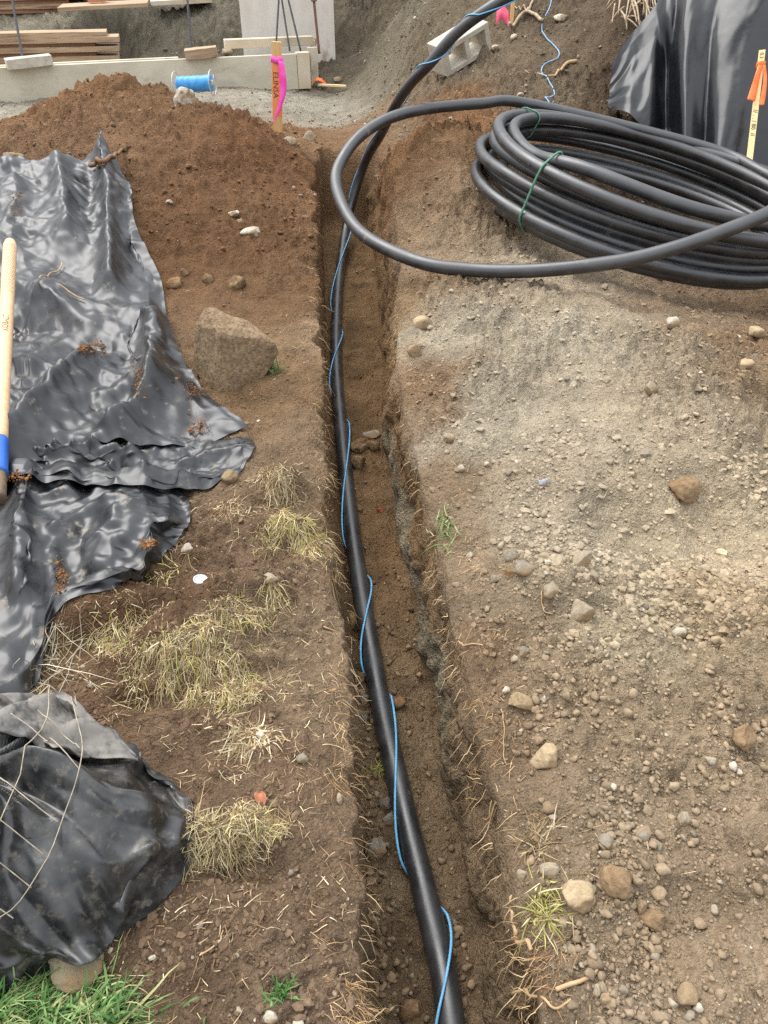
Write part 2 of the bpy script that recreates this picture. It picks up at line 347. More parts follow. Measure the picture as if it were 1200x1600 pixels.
# ------------------------------------------------------------------ ground: soil colours (the soil's own, with hollow shade mixed in on the far bank)
SOIL = []
def so(px, py, rgb, z=0.0, w=1.0):
    p = at_z(px, py, z) if py > 250 else at_y(px, py, {True: 6.5, False: 9.5}[py > 110]); SOIL.append((p[0], p[1], *srgb(*rgb), w))
for a in [(150, 180, (134, 92, 54)), (350, 230, (134, 94, 58)), (450, 300, (120, 80, 46)), (330, 400, (112, 76, 44)), (450, 450, (118, 84, 52)), (60, 200, (134, 92, 54)),
          (440, 600, (122, 92, 60)), (480, 750, (120, 95, 68)), (400, 850, (112, 86, 62)), (200, 950, (98, 70, 46)), (350, 1150, (112, 86, 62)), (480, 1050, (124, 100, 74)),
          (300, 1450, (104, 80, 58)), (480, 1400, (112, 88, 64)), (520, 1560, (112, 88, 66)), (100, 1580, (96, 74, 52)), (60, 1100, (104, 78, 54)),
          (640, 330, (132, 92, 54)), (720, 260, (140, 96, 54)), (690, 200, (130, 88, 48)), (640, 500, (142, 112, 78)), (640, 620, (138, 106, 74)), (670, 780, (138, 112, 82)),
          (720, 900, (144, 118, 88)), (700, 1050, (134, 106, 76)), (760, 1200, (130, 104, 76)), (800, 1450, (126, 102, 76)), (830, 1590, (128, 106, 80)), (740, 350, (134, 98, 62)),
          (780, 390, (150, 124, 94)), (860, 470, (164, 142, 114)), (720, 560, (168, 150, 124)), (850, 600, (168, 150, 124)), (950, 560, (164, 144, 116)), (760, 680, (168, 150, 124)), (900, 720, (170, 150, 122)),
          (1060, 520, (152, 124, 94)), (1150, 560, (140, 108, 76)), (1150, 640, (146, 118, 86)), (1050, 700, (172, 150, 120)), (1130, 850, (182, 158, 124)), (1000, 850, (172, 150, 118)), (860, 850, (166, 146, 118)),
          (950, 960, (170, 148, 116)), (1150, 1000, (162, 136, 102)), (900, 1100, (156, 130, 98)), (1100, 1150, (158, 132, 100)), (850, 1250, (142, 116, 86)), (1000, 1300, (150, 126, 96)),
          (1150, 1350, (150, 124, 94)), (1050, 1450, (146, 120, 90)), (950, 1560, (150, 126, 98)), (1150, 1570, (154, 128, 98)), (880, 1400, (148, 124, 94)), (1100, 420, (120, 96, 70)), (1180, 460, (130, 102, 74)),
          (540, 150, (142, 108, 72)), (440, 170, (136, 98, 62)), (620, 170, (132, 104, 74)), (560, 230, (118, 80, 46))]: so(*a)
for X, Y, c in [(-4, 8.2, (160, 148, 128)), (-2, 8.6, (164, 150, 130)), (-0.8, 9.0, (166, 154, 134)), (-0.4, 8.6, (158, 144, 122)), (0, 9.6, (120, 106, 84)), (0.1, 9.0, (124, 110, 86)), (-.5, 10.4, (88, 76, 60)), (-.1, 10.2, (96, 84, 66)), (-3.3, 10.8, (86, 78, 64)), (-2.4, 10.6, (102, 92, 74)), (-4.4, 10.5, (140, 126, 100)), (-0.3, 7.6, (138, 106, 74)), (-3, 10.6, (120, 108, 86)), (-1, 10.6, (100, 88, 70)), (0, 10.6, (100, 86, 66)),  # darkest entries put the shade of the far bank hollows into the soil colour
                (-4.5, 11.2, (150, 138, 114)), (-2.5, 11.3, (116, 106, 88)), (0.4, 8.3, (116, 100, 76)), (0.6, 7.2, (128, 108, 84)), (1.2, 6.6, (122, 102, 78)), (1.3, 7.8, (112, 92, 70)), (1.8, 6.5, (84, 64, 46)), (1.7, 5.6, (96, 74, 54)), (2.5, 7, (92, 72, 54)), (0.2, 6.5, (128, 100, 70)),
                (0.0, 20, (120, 105, 80)), (8, 6, (110, 92, 70)), (-8, 6, (112, 80, 50)), (-8, 1, (104, 84, 60)), (8, 1, (150, 126, 96))]:
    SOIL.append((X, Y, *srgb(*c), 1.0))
SOIL = np.array(SOIL)
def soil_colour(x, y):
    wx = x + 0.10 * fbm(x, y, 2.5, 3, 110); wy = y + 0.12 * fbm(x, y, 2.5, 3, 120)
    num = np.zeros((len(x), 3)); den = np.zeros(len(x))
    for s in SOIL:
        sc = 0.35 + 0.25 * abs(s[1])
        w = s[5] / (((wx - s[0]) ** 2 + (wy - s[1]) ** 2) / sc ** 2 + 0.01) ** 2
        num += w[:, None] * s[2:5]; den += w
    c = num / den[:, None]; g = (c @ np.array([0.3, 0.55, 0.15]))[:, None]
    lift = 1 + 0.16 * (1 - smooth(-0.05, 0.15, x)) * (1 - smooth(2.8, 4.0, y))          # soil lightened in the left foreground
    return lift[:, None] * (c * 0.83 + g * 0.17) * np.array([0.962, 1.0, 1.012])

def build_ground():
    pys = np.arange(1690, 470, -2.7)
    Yn = np.array([at_z(600, p, 0.0)[1] for p in pys]); Yn = Yn[Yn > 0.2]
    rows = [-3, -2.2, -1.5, -1, -.6, -.3, -.1, .05, .18, .28]; rows += list(Yn[Yn > 0.3]); y = rows[-1]
    while y < 12.6: y += 0.015 + 0.0016 * (y - 3.5); rows.append(y)
    d = 0.05
    while y < 600: y += d; d *= 1.28; rows.append(y)
    Yr = np.array(rows); nr = len(Yr); dep = np.clip(CP * Yr + 0.885, 1.0, 12.0)
    xl, xfl, xfr, xr = XL(Yr), XFL(Yr), XFR(Yr), XR(Yr); td = tdepth(Yr)
    nl, nw1, nf, nw2, ng = 250, 20, 38, 30, 275
    outl = -(0.60 * dep + 0.4); outr = 0.60 * dep + 0.4
    tl = np.cumsum(0.3 * 1.5 ** np.arange(17))[::-1]
    X, Z, W = [], [], []
    for t in tl: X.append(outl - t)
    for q in np.linspace(0, 1, nl, endpoint=False): X.append(outl + (xl - outl) * q)
    nleft = len(X)
    for q in np.linspace(0, 1, nw1, endpoint=False): X.append(xl + (xfl - xl) * q)
    for q in np.linspace(0, 1, nf, endpoint=False): X.append(xfl + (xfr - xfl) * q)
    for q in np.linspace(0, 1, nw2): X.append(xfr + (xr - xfr) * q)
    for q in np.linspace(0, 1, ng)[1:]: X.append(xr + (outr - xr) * q)
    for t in tl[::-1]: X.append(outr + t)
    X = np.stack(X, 1); nc = X.shape[1]; Y = np.repeat(Yr[:, None], nc, 1)
    Z = full(X.ravel(), Y.ravel()).reshape(X.shape)
    # roughen the cut faces sideways
    i0, i1, i2, i3 = nleft, nleft + nw1, nleft + nw1 + nf, nleft + nw1 + nf + nw2
    for a, b, s, amp in ((i0 + 1, i1, 1, 0.012), (i2, i3 - 1, -1, 0.038)):
        zz = Z[:, a:b]; yy = Y[:, a:b]; n = fbm(yy.ravel(), zz.ravel() + 3 * s, 4.5, 6, 140 + s, 0.62).reshape(zz.shape)
        q = np.linspace(0, 1, b - a); w = np.sin(np.pi * q) ** 0.5
        X[:, a:b] += amp * n * w * td[:, None]; Y[:, a:b] += 0.3 * amp * n * w * td[:, None]
    V = np.stack([X, Y, Z], -1).reshape(-1, 3)
    i = np.arange(nr - 1)[:, None] * nc; j = np.arange(nc - 1)[None]
    F = np.stack([i + j, i + j + 1, i + nc + j + 1, i + nc + j], -1).reshape(-1, 4)
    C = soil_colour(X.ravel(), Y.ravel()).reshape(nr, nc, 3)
    # trench soil: brown earth; a band of grey clay low on the right face
    fl = np.array(srgb(124, 98, 70)); fl2 = np.array(srgb(130, 110, 86)); near = (1 - smooth(1.2, 2.2, Yr))[:, None, None]
    fcol = fl * (1 - near) + fl2 * near
    wgt = np.zeros((nr, nc)); wgt[:, i0:i3] = 1
    zrel = np.clip((Z - FLOOR) / 0.42, 0, 1)
    wgt = wgt * (1 - smooth(0.72, 1.0, zrel)) * td[:, None]
    C = C * (1 - wgt[..., None]) + fcol * wgt[..., None]
    cl = np.zeros((nr, nc)); nz = perlin(Y[:, i2 - 6:i3] * 6, Z[:, i2 - 6:i3] * 9, 160) * 0.12
    cl[:, i2 - 6:i3] = smooth(0.02, 0.10, zrel[:, i2 - 6:i3]) * (1 - smooth(0.36, 0.55, zrel[:, i2 - 6:i3] + nz))
    cl *= (smooth(1.0, 1.5, Yr) * (1 - smooth(2.6, 3.1, Yr)))[:, None] * 0.8
    C = C * (1 - cl[..., None]) + np.array(srgb(142, 132, 112)) * cl[..., None]
    # mottling of the soil itself
    n = fbm(X.ravel(), Y.ravel() + Z.ravel(), 9, 4, 170, 0.6).reshape(nr, nc); n2 = fbm(X.ravel(), Y.ravel() + Z.ravel(), 2.2, 3, 180).reshape(nr, nc)
    damp = smooth(0.0, 0.5, fbm(X.ravel(), Y.ravel(), 3.5, 3, 190).reshape(nr, nc)) * wgt * 0.22
    C = C * (1 + 0.20 * n + 0.12 * n2 - damp)[..., None]
    C = np.clip(C, 0.01, 0.6)
    me = mesh_np('ground', V, F, True, C.reshape(-1, 3))
    o = obj('ground', me, M_SOIL); prop(o, kind='structure'); return o
def soil_material():
    m = bpy.data.materials.new('soil'); m.use_nodes = True; N = m.node_tree.nodes; L = m.node_tree.links; b = N['Principled BSDF']
    b.inputs['Roughness'].default_value = 0.97; b.inputs['Specular IOR Level'].default_value = 0.12
    tc = N.new('ShaderNodeTexCoord')
    def tex(kind, sc, det=3.0, ro=0.6):
        n = N.new(kind); n.inputs['Scale'].default_value = sc; L.new(tc.outputs['Object'], n.inputs['Vector'])
        if kind == 'ShaderNodeTexNoise': n.inputs['Detail'].default_value = det; n.inputs['Roughness'].default_value = ro
        return n
    def math_(op, a, bb, c=None):
        x = N.new('ShaderNodeMath'); x.operation = op
        for k, v in enumerate((a, bb, c)):
            if v is None: continue
            if isinstance(v, (int, float)): x.inputs[k].default_value = v
            else: L.new(v, x.inputs[k])
        return x.outputs[0]
    at = N.new('ShaderNodeAttribute'); at.attribute_name = 'tint'
    n1 = tex('ShaderNodeTexNoise', 55, 8, 0.72); n2 = tex('ShaderNodeTexNoise', 260, 4, 0.7)
    v1 = tex('ShaderNodeTexVoronoi', 75); v2 = tex('ShaderNodeTexVoronoi', 190)
    cells = N.new('ShaderNodeSeparateColor'); L.new(v2.outputs['Color'], cells.inputs[0])
    k = math_('MULTIPLY_ADD', n1.outputs[0], 0.9, 0.55)
    k = math_('MULTIPLY', k, math_('MULTIPLY_ADD', cells.outputs[0], 0.36, 0.82))
    mul = N.new('ShaderNodeMix'); mul.data_type = 'RGBA'; mul.blend_type = 'MULTIPLY'; mul.inputs[0].default_value = 1.0
    L.new(at.outputs['Color'], mul.inputs[6]); cc = N.new('ShaderNodeCombineColor')
    for i in range(3): L.new(k, cc.inputs[i])
    L.new(cc.outputs[0], mul.inputs[7]); L.new(mul.outputs[2], b.inputs['Base Color'])
    h = math_('ADD', math_('MULTIPLY', v1.outputs['Distance'], -0.8), math_('MULTIPLY', v2.outputs['Distance'], -0.5))
    h = math_('ADD', h, math_('MULTIPLY', n1.outputs[0], 1.3)); h = math_('ADD', h, math_('MULTIPLY', n2.outputs[0], 0.45))
    bp = N.new('ShaderNodeBump'); bp.inputs['Distance'].default_value = 0.016; bp.inputs['Strength'].default_value = 0.9
    L.new(h, bp.inputs['Height']); L.new(bp.outputs[0], b.inputs['Normal']); return m
M_SOIL = soil_material()
GROUND = build_ground()

# ------------------------------------------------------------------ the pipe in the trench and its tracer wire
M_PIPE = mat('black_polyethylene', (0.013, 0.013, 0.015), (0.034, 0.033, 0.033), scale=9, rough=0.34, rough2=0.50, bump=0.0005, bscale=160, spec=0.95,
             c3=(0.17, 0.15, 0.12), scale3=16, lo3=0.60, hi3=0.80, rough3=0.8)
M_WIRE = mat('blue_wire_jacket', srgb(92, 160, 204), srgb(116, 180, 218), scale=30, rough=0.4)
PR = 0.030
pipe_px = [(750, 1750), (706, 1600), (666, 1400), (640, 1300), (617, 1200), (596, 1100), (578, 1000), (561, 900), (547, 800), (536, 700), (527, 600), (525, 550), (525.5, 500), (528, 450)]
PP = []
for a, b in pipe_px:
    x, y, _ = at_z(a, b, FLOOR + 0.045); PP.append((x, y, max(float(floor_z(x, y)) + PR * 0.75, FLOOR + 0.03)))
for a, b, t in [(534, 400, 5.2), (542, 350, 5.5), (555, 300, 5.5), (572, 250, 5.35), (595, 210, 5.0), (618, 165, 4.75), (642, 130, 4.55), (671, 100, 4.4), (715, 50, 4.25), (785, 0, 4.1)]:
    PP.append(at_t(a, b, t))
PP += [(1.15, 4.95, 1.36), (1.9, 5.4, 1.58), (2.8, 6.3, 1.62), (3.7, 7.4, 1.45)]
PP = [(0.07, -1.6, FLOOR + 0.03), (0.12, -0.6, FLOOR + 0.03), (0.16, 0.05, FLOOR + 0.03)] + PP[1:]
PIPE = resample(PP, 420)
wp = prop(empty('water_pipe', PIPE[0]), 'black plastic pipe running along the trench floor and rising out at its far end', 'pipe')
part('pipe_wall', tube_mesh('pipe_wall', PIPE, PR, 24), M_PIPE, wp)

def px_y(P):                                           # picture row of points, to read the wire's turns off the photo
    d = P[:, 1] * CP + (CAM_H - P[:, 2]) * SP; up = P[:, 1] * SP - (CAM_H - P[:, 2]) * CP
    return 800 - FPX * up / d
dense = resample(PP, 2400); rows_ = px_y(dense); pi = math.pi
ph = [(1850, 5), (1640, 3), (1435, 2), (1325, 1), (1090, 0), (1035, -1), (908, -2), (830, -3), (663, -4), (590, -5.1), (520, -6), (470, -7), (360, -8), (312, -9), (204, -10), (138, -11), (97, -12), (50, -13), (22, -14), (-60, -15)]
ph = sorted(ph); a = np.interp(rows_, [p[0] for p in ph], [p[1] * pi for p in ph])
sel = (rows_ < 1800) & (rows_ > -40) & (dense[:, 1] > 0.05); Q = dense[sel]; a = a[sel]
T, N_, B_ = frames(Q); right = np.cross(T, [0, 0, 1]); right /= np.linalg.norm(right, axis=1)[:, None]; upv = np.cross(right, T)
Lq = np.concatenate([[0], np.cumsum(np.linalg.norm(np.diff(Q, axis=0), axis=1))])
off = PR + 0.004 + 0.006 * (0.5 + 0.5 * np.sin(Lq * 5.1)) * np.abs(np.cos(a))
wire = Q + off[:, None] * (np.cos(a)[:, None] * right + np.sin(a)[:, None] * upv)
tw = prop(empty('tracer_wire', wire[0]), 'thin blue tracer wire wound loosely round the black pipe in the trench', 'wire')
part('wire_strand', tube_mesh('wire_strand', wire, 0.0034, 6), M_WIRE, tw)

# ------------------------------------------------------------------ coil of pipe with its loose loop
CC = np.array([1.43, 4.32, 0.40]); cu = np.array([.89, -.36, -.215]); cu /= np.linalg.norm(cu)
cn = np.array([.225, -.03, .97]); cn -= cu * cn.dot(cu); cn /= np.linalg.norm(cn); cv = np.cross(cn, cu); cv /= np.linalg.norm(cv)   # cv points to the back
def ringp(phi, r, lay, dx=0.0, dy=0.0):               # phi 0 = right, 90 = back, 180 = left, 270 = front
    k = 0.0535 - 0.0085 * math.cos(phi)
    return CC + (r * math.cos(phi) + dx) * cu + (r * math.sin(phi) + dy) * cv - lay * k * cn
rr = random.Random(4)
CP_ = []
# bottom end sticks out at the front left, then turn by turn upwards, outer and inner rows in turn
phi = R(196); lay = 5.3; P0 = ringp(phi, 0.90, lay)
CP_.append(at_t(778, 327, 4.02)); CP_.append(at_t(822, 344, 3.92))
ph0 = R(225); turns = 8.0; n = int(turns * 16)
radii = [.84, .885, .80, .855, .90, .85, .80, .875, .80]; lays = [4.6, 4.0, 3.8, 3.1, 2.1, 1.0, 1.2, 0.0, 0.2]
dxs = [rr.uniform(-.03, .03) for _ in range(12)]; dys = [rr.uniform(-.05, .05) for _ in range(12)]
for i in range(n + 1):
    t = i / 16.0; k = int(min(t, turns - 1e-6)); f = t - k; f = f * f * (3 - 2 * f); k2 = min(k + 1, 8)
    r = radii[k] * (1 - f) + radii[k2] * f; l = lays[k] * (1 - f) + lays[k2] * f
    ddx = dxs[k] * (1 - f) + dxs[k2] * f; ddy = dys[k] * (1 - f) + dys[k2] * f
    CP_.append(ringp(ph0 + 2 * pi * t, r + 0.012 * math.sin(5.3 * t + 1), l + 0.22 * math.sin(2 * pi * t * 0.73 + k), ddx, ddy))
# one more top turn to the back, then the big loop out over the trench, and back in on the right
for dg in (250, 285, 320, 350, 380, 410): CP_.append(ringp(R(dg), 0.85, -0.9))
CP_.append(ringp(R(437), 0.87, -0.8))
for a_, b_, t_ in [(830, 163, 4.62), (750, 162, 4.5), (640, 175, 4.3), (575, 203, 4.2), (537, 245, 4.1), (525, 290, 4.0), (560, 360, 3.72), (650, 408, 3.48), (740, 422, 3.40), (830, 423, 3.32), (920, 415, 3.26), (1000, 402, 3.22), (1090, 376, 3.2), (1190, 338, 3.24), (1270, 300, 3.4)]:
    CP_.append(at_t(a_, b_, t_))
CP_ += [ringp(R(355), 0.95, -1.9), ringp(R(385), 0.93, -1.3), ringp(R(420), 0.89, -0.7), ringp(R(455), 0.86, 0.1)]
COILP = resample(CP_, 2300)
for _ in range(2): COILP[1:-1] = 0.25 * COILP[:-2] + 0.5 * COILP[1:-1] + 0.25 * COILP[2:]
ck = prop(empty('pipe_coil', ringp(0, 0, 5)), 'big coil of black plastic pipe with one loose loop reaching over the trench', 'pipe coil')
part('pipe_wall', tube_mesh('pipe_wall', COILP, PR, 16), M_PIPE, ck)
print('coil done')
# ------------------------------------------------------------------ black plastic sheets: a small cloth solver lays them over the ground
def cloth(P, pin, hfun, eu, ev, steps=90, its=6, g=0.0035, seed=0, bend=0.10, thick=0.004):
    """P (n,m,3) start grid; eu, ev = surplus length along / across; pin (n,m) 0..1"""
    P = P.copy(); V = np.zeros_like(P); free = (1 - pin)[..., None]
    prs = []
    for di, dj, st in ((1, 0, 1.0), (0, 1, 1.0), (1, 1, 0.5), (1, -1, 0.5), (2, 0, bend), (0, 2, bend)):
        A = (slice(max(0, 0), P.shape[0] - di), slice(max(0, -dj), P.shape[1] - max(0, dj)))
        B = (slice(di, P.shape[0]), slice(max(0, dj), P.shape[1] + min(0, dj)))
        d = np.linalg.norm(P[B] - P[A], axis=-1)
        e = (eu[A] if di and not dj else ev[A] if dj and not di else 0.5 * (eu[A] + ev[A]))
        if di == 2 or dj == 2: e = e * 0.6
        prs.append((A, B, d * (1 + e), st))
    rg = np.random.default_rng(seed); P += rg.normal(0, 0.002, P.shape) * free
    for s in range(steps):
        V *= 0.90; V[..., 2] -= g * (1.0 if s > 8 else 0.2); Q = P.copy(); P = P + V * free
        for _ in range(its):
            acc = np.zeros_like(P); cnt = np.zeros(P.shape[:2])
            for A, B, L0, st in prs:
                d = P[B] - P[A]; l = np.linalg.norm(d, axis=-1) + 1e-9
                c = (st * 0.5 * (l - L0) / l)[..., None] * d
                acc[A] += c; acc[B] -= c; cnt[A] += st; cnt[B] += st
            P = P + acc / np.maximum(cnt, 1)[..., None] * 1.6 * free
            h = hfun(P[..., 0], P[..., 1]) + thick
            P[..., 2] = np.where(pin > 0.99, P[..., 2], np.maximum(P[..., 2], h))
        V = np.clip(P - Q, -0.02, 0.02); on = P[..., 2] < hfun(P[..., 0], P[..., 1]) + thick + 0.002
        V[on] *= 0.4
    return P
def coons(top, bot, left, right, n, m):
    """grid between four border curves: rows run top -> bottom, columns left -> right"""
    t = resample(top, m); b = resample(bot, m); l = resample(left, n); r = resample(right, n)
    v = np.linspace(0, 1, n)[:, None, None]; u = np.linspace(0, 1, m)[None, :, None]
    return ((1 - v) * t[None] + v * b[None] + (1 - u) * l[:, None] + u * r[:, None]
            - ((1 - u) * (1 - v) * t[0] + u * (1 - v) * t[-1] + (1 - u) * v * b[0] + u * v * b[-1]))
def grid_mesh(name, P, sub=1, th=0.0016):
    n, m = P.shape[:2]; i = np.arange(n - 1)[:, None] * m; j = np.arange(m - 1)[None]
    F = np.stack([i + j, i + j + 1, i + m + j + 1, i + m + j], -1).reshape(-1, 4)[:, ::-1]
    return mesh_np(name, P.reshape(-1, 3), F)
def sheet_mods(o, th=0.0015, sub=1):
    if sub: s = o.modifiers.new('smooth', 'SUBSURF'); s.levels = sub; s.render_levels = sub
    if sub: s = o.modifiers.new('gauge', 'SOLIDIFY'); s.thickness = th; s.offset = -1
def crease(P, hf, seed, a1=0.12, c1=0.25, a2=0.052, c2=0.115, lift=0.004):
    """finer grid, broken into flat creased facets"""
    P = up2(up2(P)); x, y = P[..., 0], P[..., 1]; wx = x + 0.022 * perlin(x * 4, y * 4, seed); wy = y + 0.022 * perlin(x * 4, y * 4, seed + 1)
    r = 0.5; f = a1 * facets((wx * math.cos(r) + wy * math.sin(r)) / c1, (wy * math.cos(r) - wx * math.sin(r)) / (c1 * 1.5), seed % 50)
    r = -0.4; f = f + a2 * facets((wx * math.cos(r) + wy * math.sin(r)) / c2, (wy * math.cos(r) - wx * math.sin(r)) / (c2 * 1.4), seed % 50 + 7) * smooth(-.2, .3, perlin(x * 3, y * 3, seed + 3))
    n, m = P.shape[:2]; e = np.minimum(np.minimum(np.arange(n), np.arange(n)[::-1])[:, None], np.minimum(np.arange(m), np.arange(m)[::-1])[None]) / 16.0
    P = P.copy(); P[..., 2] += (f + 0.2 * a1) * np.clip(e, 0.15, 1); P[..., 2] = np.maximum(P[..., 2], hf(P[..., 0], P[..., 1]) + lift); return P
def gh(px, py, up=0.0):
    p = hit(px, py); return (p[0], p[1], p[2] + up)
RIDGES = []
def ridge(pts, h, w):
    q = np.array([hit(*p)[:2] for p in pts]); RIDGES.append((resample(q, 130), h, w))
def with_ridges(x, y):
    x = np.asarray(x); y = np.asarray(y)
    z = H(x, y); add = np.zeros_like(z)
    for q, h, w in RIDGES:
        d2 = np.full(z.shape, 1e9)
        for a in q: d2 = np.minimum(d2, (x - a[0]) ** 2 + (y - a[1]) ** 2)
        add = np.maximum(add, h * np.exp(-np.sqrt(d2) / w))
    return z + add
ridge([(166, 247), (176, 320), (180, 400), (184, 480)], .17, .06); ridge([(95, 268), (108, 330), (118, 400)], .12, .09)
ridge([(20, 262), (35, 330), (20, 390)], .07, .07); ridge([(246, 520), (250, 600), (238, 660), (185, 700)], .16, .055)
ridge([(150, 590), (100, 640), (60, 690), (15, 735)], .14, .06); ridge([(-40, 470), (50, 480), (140, 530)], .07, .08)
ridge([(208, 300), (216, 380), (255, 460)], .05, .04); ridge([(300, 590), (330, 640), (380, 670)], .035, .025)
ridge([(-60, 600), (30, 600), (80, 580)], .07, .07); ridge([(165, 640), (220, 615)], .05, .05); ridge([(-80, 340), (10, 430)], .06, .08)
# raster of the ground plus the stuffing under the folds
_sx = np.arange(-3.4, 0.2, 0.0125); _sy = np.arange(0.3, 5.6, 0.0125); HS = with_ridges(*np.meshgrid(_sx, _sy))
def Hs(x, y): return bilin(HS, x, y, -3.4, 0.3, 0.0125)
def lay(name, top, bot, left, right, n, m, e0, e1, seed, hf, z0=0.012, freq=5.0, pinw=(1, 1, 1, 1), amp=0.03, steps=80, bend=0.03):
    G = coons(*[[(a[0], a[1], 0) for a in c] for c in (top, bot, left, right)], n, m)
    x, y = G[..., 0], G[..., 1]; G[..., 2] = hf(x, y) + z0
    nz = fbm(x, y, freq, 3, seed); e = e0 + (e1 - e0) * smooth(-0.4, 0.5, fbm(x, y, 2.3, 2, seed + 9))
    edge = np.zeros((n, m)); G2 = G.copy(); G2[..., 2] += amp * np.abs(nz)
    for k, sl in enumerate((np.s_[0, :], np.s_[-1, :], np.s_[:, 0], np.s_[:, -1])):
        if pinw[k]: edge[sl] = 1
    G2[edge > 0, 2] = hf(x, y)[edge > 0] + 0.004 + 0.018 * np.maximum(0, perlin(x[edge > 0] * 9, y[edge > 0] * 9, seed))
    if z0 > 0.03: G2[edge > 0, 2] += z0 - 0.012
    eu = e * (0.8 + 0.4 * smooth(-.3, .3, perlin(x * 3, y * 3, seed + 2))); ev = e
    return cloth(G2, edge, hf, eu, ev, seed=seed, steps=steps, bend=bend)

def plastic_material(name, dust, lo, hi, rough=0.34, fine=0.0012, film=(0.022, 0.022, 0.023), s3=15):
    m = mat(name, (0.007, 0.008, 0.010), film, scale=30, rough=rough, rough2=rough + 0.08, bump=fine, bscale=9, spec=0.7,
            c3=dust, scale3=s3, lo3=lo, hi3=hi, rough3=0.75, ridged=True)
    return m
M_POLY = plastic_material('black_plastic_sheet', (0.20, 0.17, 0.135), 0.585, 0.73)
M_POLY_D = plastic_material('muddy_plastic_sheet', (0.23, 0.195, 0.15), 0.57, 0.70, 0.30)
M_POLY_R = plastic_material('clean_plastic_sheet', (0.10, 0.09, 0.08), 0.70, 0.82, 0.22, 0.002, (0.010, 0.010, 0.012))
M_POLY_R.node_tree.nodes['Principled BSDF'].inputs['Specular IOR Level'].default_value = 0.42
E = lambda pts: [hit(max(a, -320), b) for a, b in pts]
tp = prop(empty('plastic_sheet', gh(60, 600)), 'crumpled black plastic ground sheet spread left of the trench under the wooden handle', 'plastic sheet')
top = E([(-160, 262), (0, 251), (60, 258), (130, 263), (165, 244)]); right = E([(165, 244), (205, 300), (213, 360), (252, 445), (263, 505), (290, 575), (338, 640), (390, 676)])
bot = E([(-160, 800), (0, 765), (120, 722), (250, 702), (330, 692), (390, 676)]); left = E([(-160, 262), (-170, 400), (-170, 600), (-160, 800)])
main_sheet = lay('main', top, bot, left, right, 116, 66, 0.004, 0.030, 210, Hs, freq=1.7, amp=0.05, bend=0.28)
main_sheet = crease(main_sheet, H, 215)
o = part('main_sheet', grid_mesh('main_sheet', main_sheet), M_POLY, tp); sheet_mods(o, sub=0)
def heap(grids, base_h):                                # later sheets lie on the earlier ones
    G = HS.copy()
    for P in grids:
        for a, b, s in ((0, 0, 0),):
            ix = np.clip(((P[..., 0] + 3.4) / 0.0125).round().astype(int), 1, G.shape[1] - 2); iy = np.clip(((P[..., 1] - 0.3) / 0.0125).round().astype(int), 1, G.shape[0] - 2)
            for dx in (-1, 0, 1):
                for dy in (-1, 0, 1): np.maximum.at(G, (iy + dy, ix + dx), P[..., 2])
    return lambda x, y: bilin(G, x, y, -3.4, 0.3, 0.0125)
RIDGES.clear()
ridge([(60, 728), (150, 716), (215, 724)], .08, .025); ridge([(130, 748), (215, 768), (290, 762)], .05, .03); ridge([(42, 762), (48, 850), (44, 950)], .10, .04)
ridge([(95, 850), (150, 822), (225, 826)], .045, .03); ridge([(100, 745), (110, 790), (60, 800)], .05, .03); ridge([(280, 735), (330, 715), (385, 705)], .03, .02)
ridge([(95, 930), (90, 880), (120, 850)], .035, .02)
HS = with_ridges(*np.meshgrid(_sx, _sy)); hf2 = lambda x, y: bilin(HS, x, y, -3.4, 0.3, 0.0125)
# lower flap (under), then the folded strip (over it)
top = E([(-160, 760), (0, 745), (120, 750), (290, 762)]); right = E([(290, 762), (298, 822), (262, 870), (226, 908)])
bot = E([(-160, 1200), (0, 1140), (50, 1085), (78, 1010), (105, 945), (180, 926), (226, 908)]); left = E([(-160, 760), (-165, 950), (-160, 1200)])
low = lay('low', top, bot, left, right, 62, 52, 0.006, 0.04, 231, hf2, freq=3.0, amp=0.05, bend=0.22)
low = crease(low, H, 235)
o = part('lower_flap', grid_mesh('lower_flap', low), M_POLY_D, tp); sheet_mods(o, sub=0)
hf3 = heap([low], HS)
top = E([(-160, 745), (0, 725), (120, 705), (250, 690), (395, 690)]); right = E([(395, 690), (398, 705), (372, 744)])
bot = E([(-160, 850), (0, 800), (110, 785), (220, 790), (300, 775), (372, 744)]); left = E([(-160, 745), (-162, 790), (-160, 850)])
mid = lay('mid', top, bot, left, right, 24, 76, 0.05, 0.18, 251, hf3, freq=5.0, amp=0.06, bend=0.12)
mid = crease(mid, hf3, 255, .05, .12, .02, .06)
o = part('folded_strip', grid_mesh('folded_strip', mid), M_POLY, tp); sheet_mods(o, sub=0)
HS = heap([main_sheet, low, mid], HS); Htarp = HS

# ------------------------------------------------------------------ tied bundle, bottom left
BX, BY, BRX, BRY, BH = -0.93, 0.775, 0.545, 0.27, 0.25
def dome(x, y):
    q = np.sqrt(((x - BX) / BRX) ** 2 + ((y - BY - 0.06 * (x - BX)) / BRY) ** 2)
    d = BH * np.clip(1 - q ** 2.8, 0, 1) ** 0.55 * (1 - 0.08 * smooth(-0.4, 0.3, x - BX))
    return np.maximum(H(x, y), d + 0.035 * fbm(x, y, 4, 3, 300) * (q < 1) * np.clip(3 * (1 - q), 0, 1))
n = 62; a_ = np.linspace(-1, 1, n); U, Vv = np.meshgrid(a_, a_)
dx_ = U * np.sqrt(1 - Vv ** 2 / 2); dy_ = Vv * np.sqrt(1 - U ** 2 / 2)
G = np.zeros((n, n, 3)); G[..., 0] = BX + BRX * 1.03 * dx_; G[..., 1] = BY + 0.06 * (G[..., 0] - BX) + BRY * 1.03 * dy_
G[..., 2] = dome(G[..., 0], G[..., 1]) + 0.01
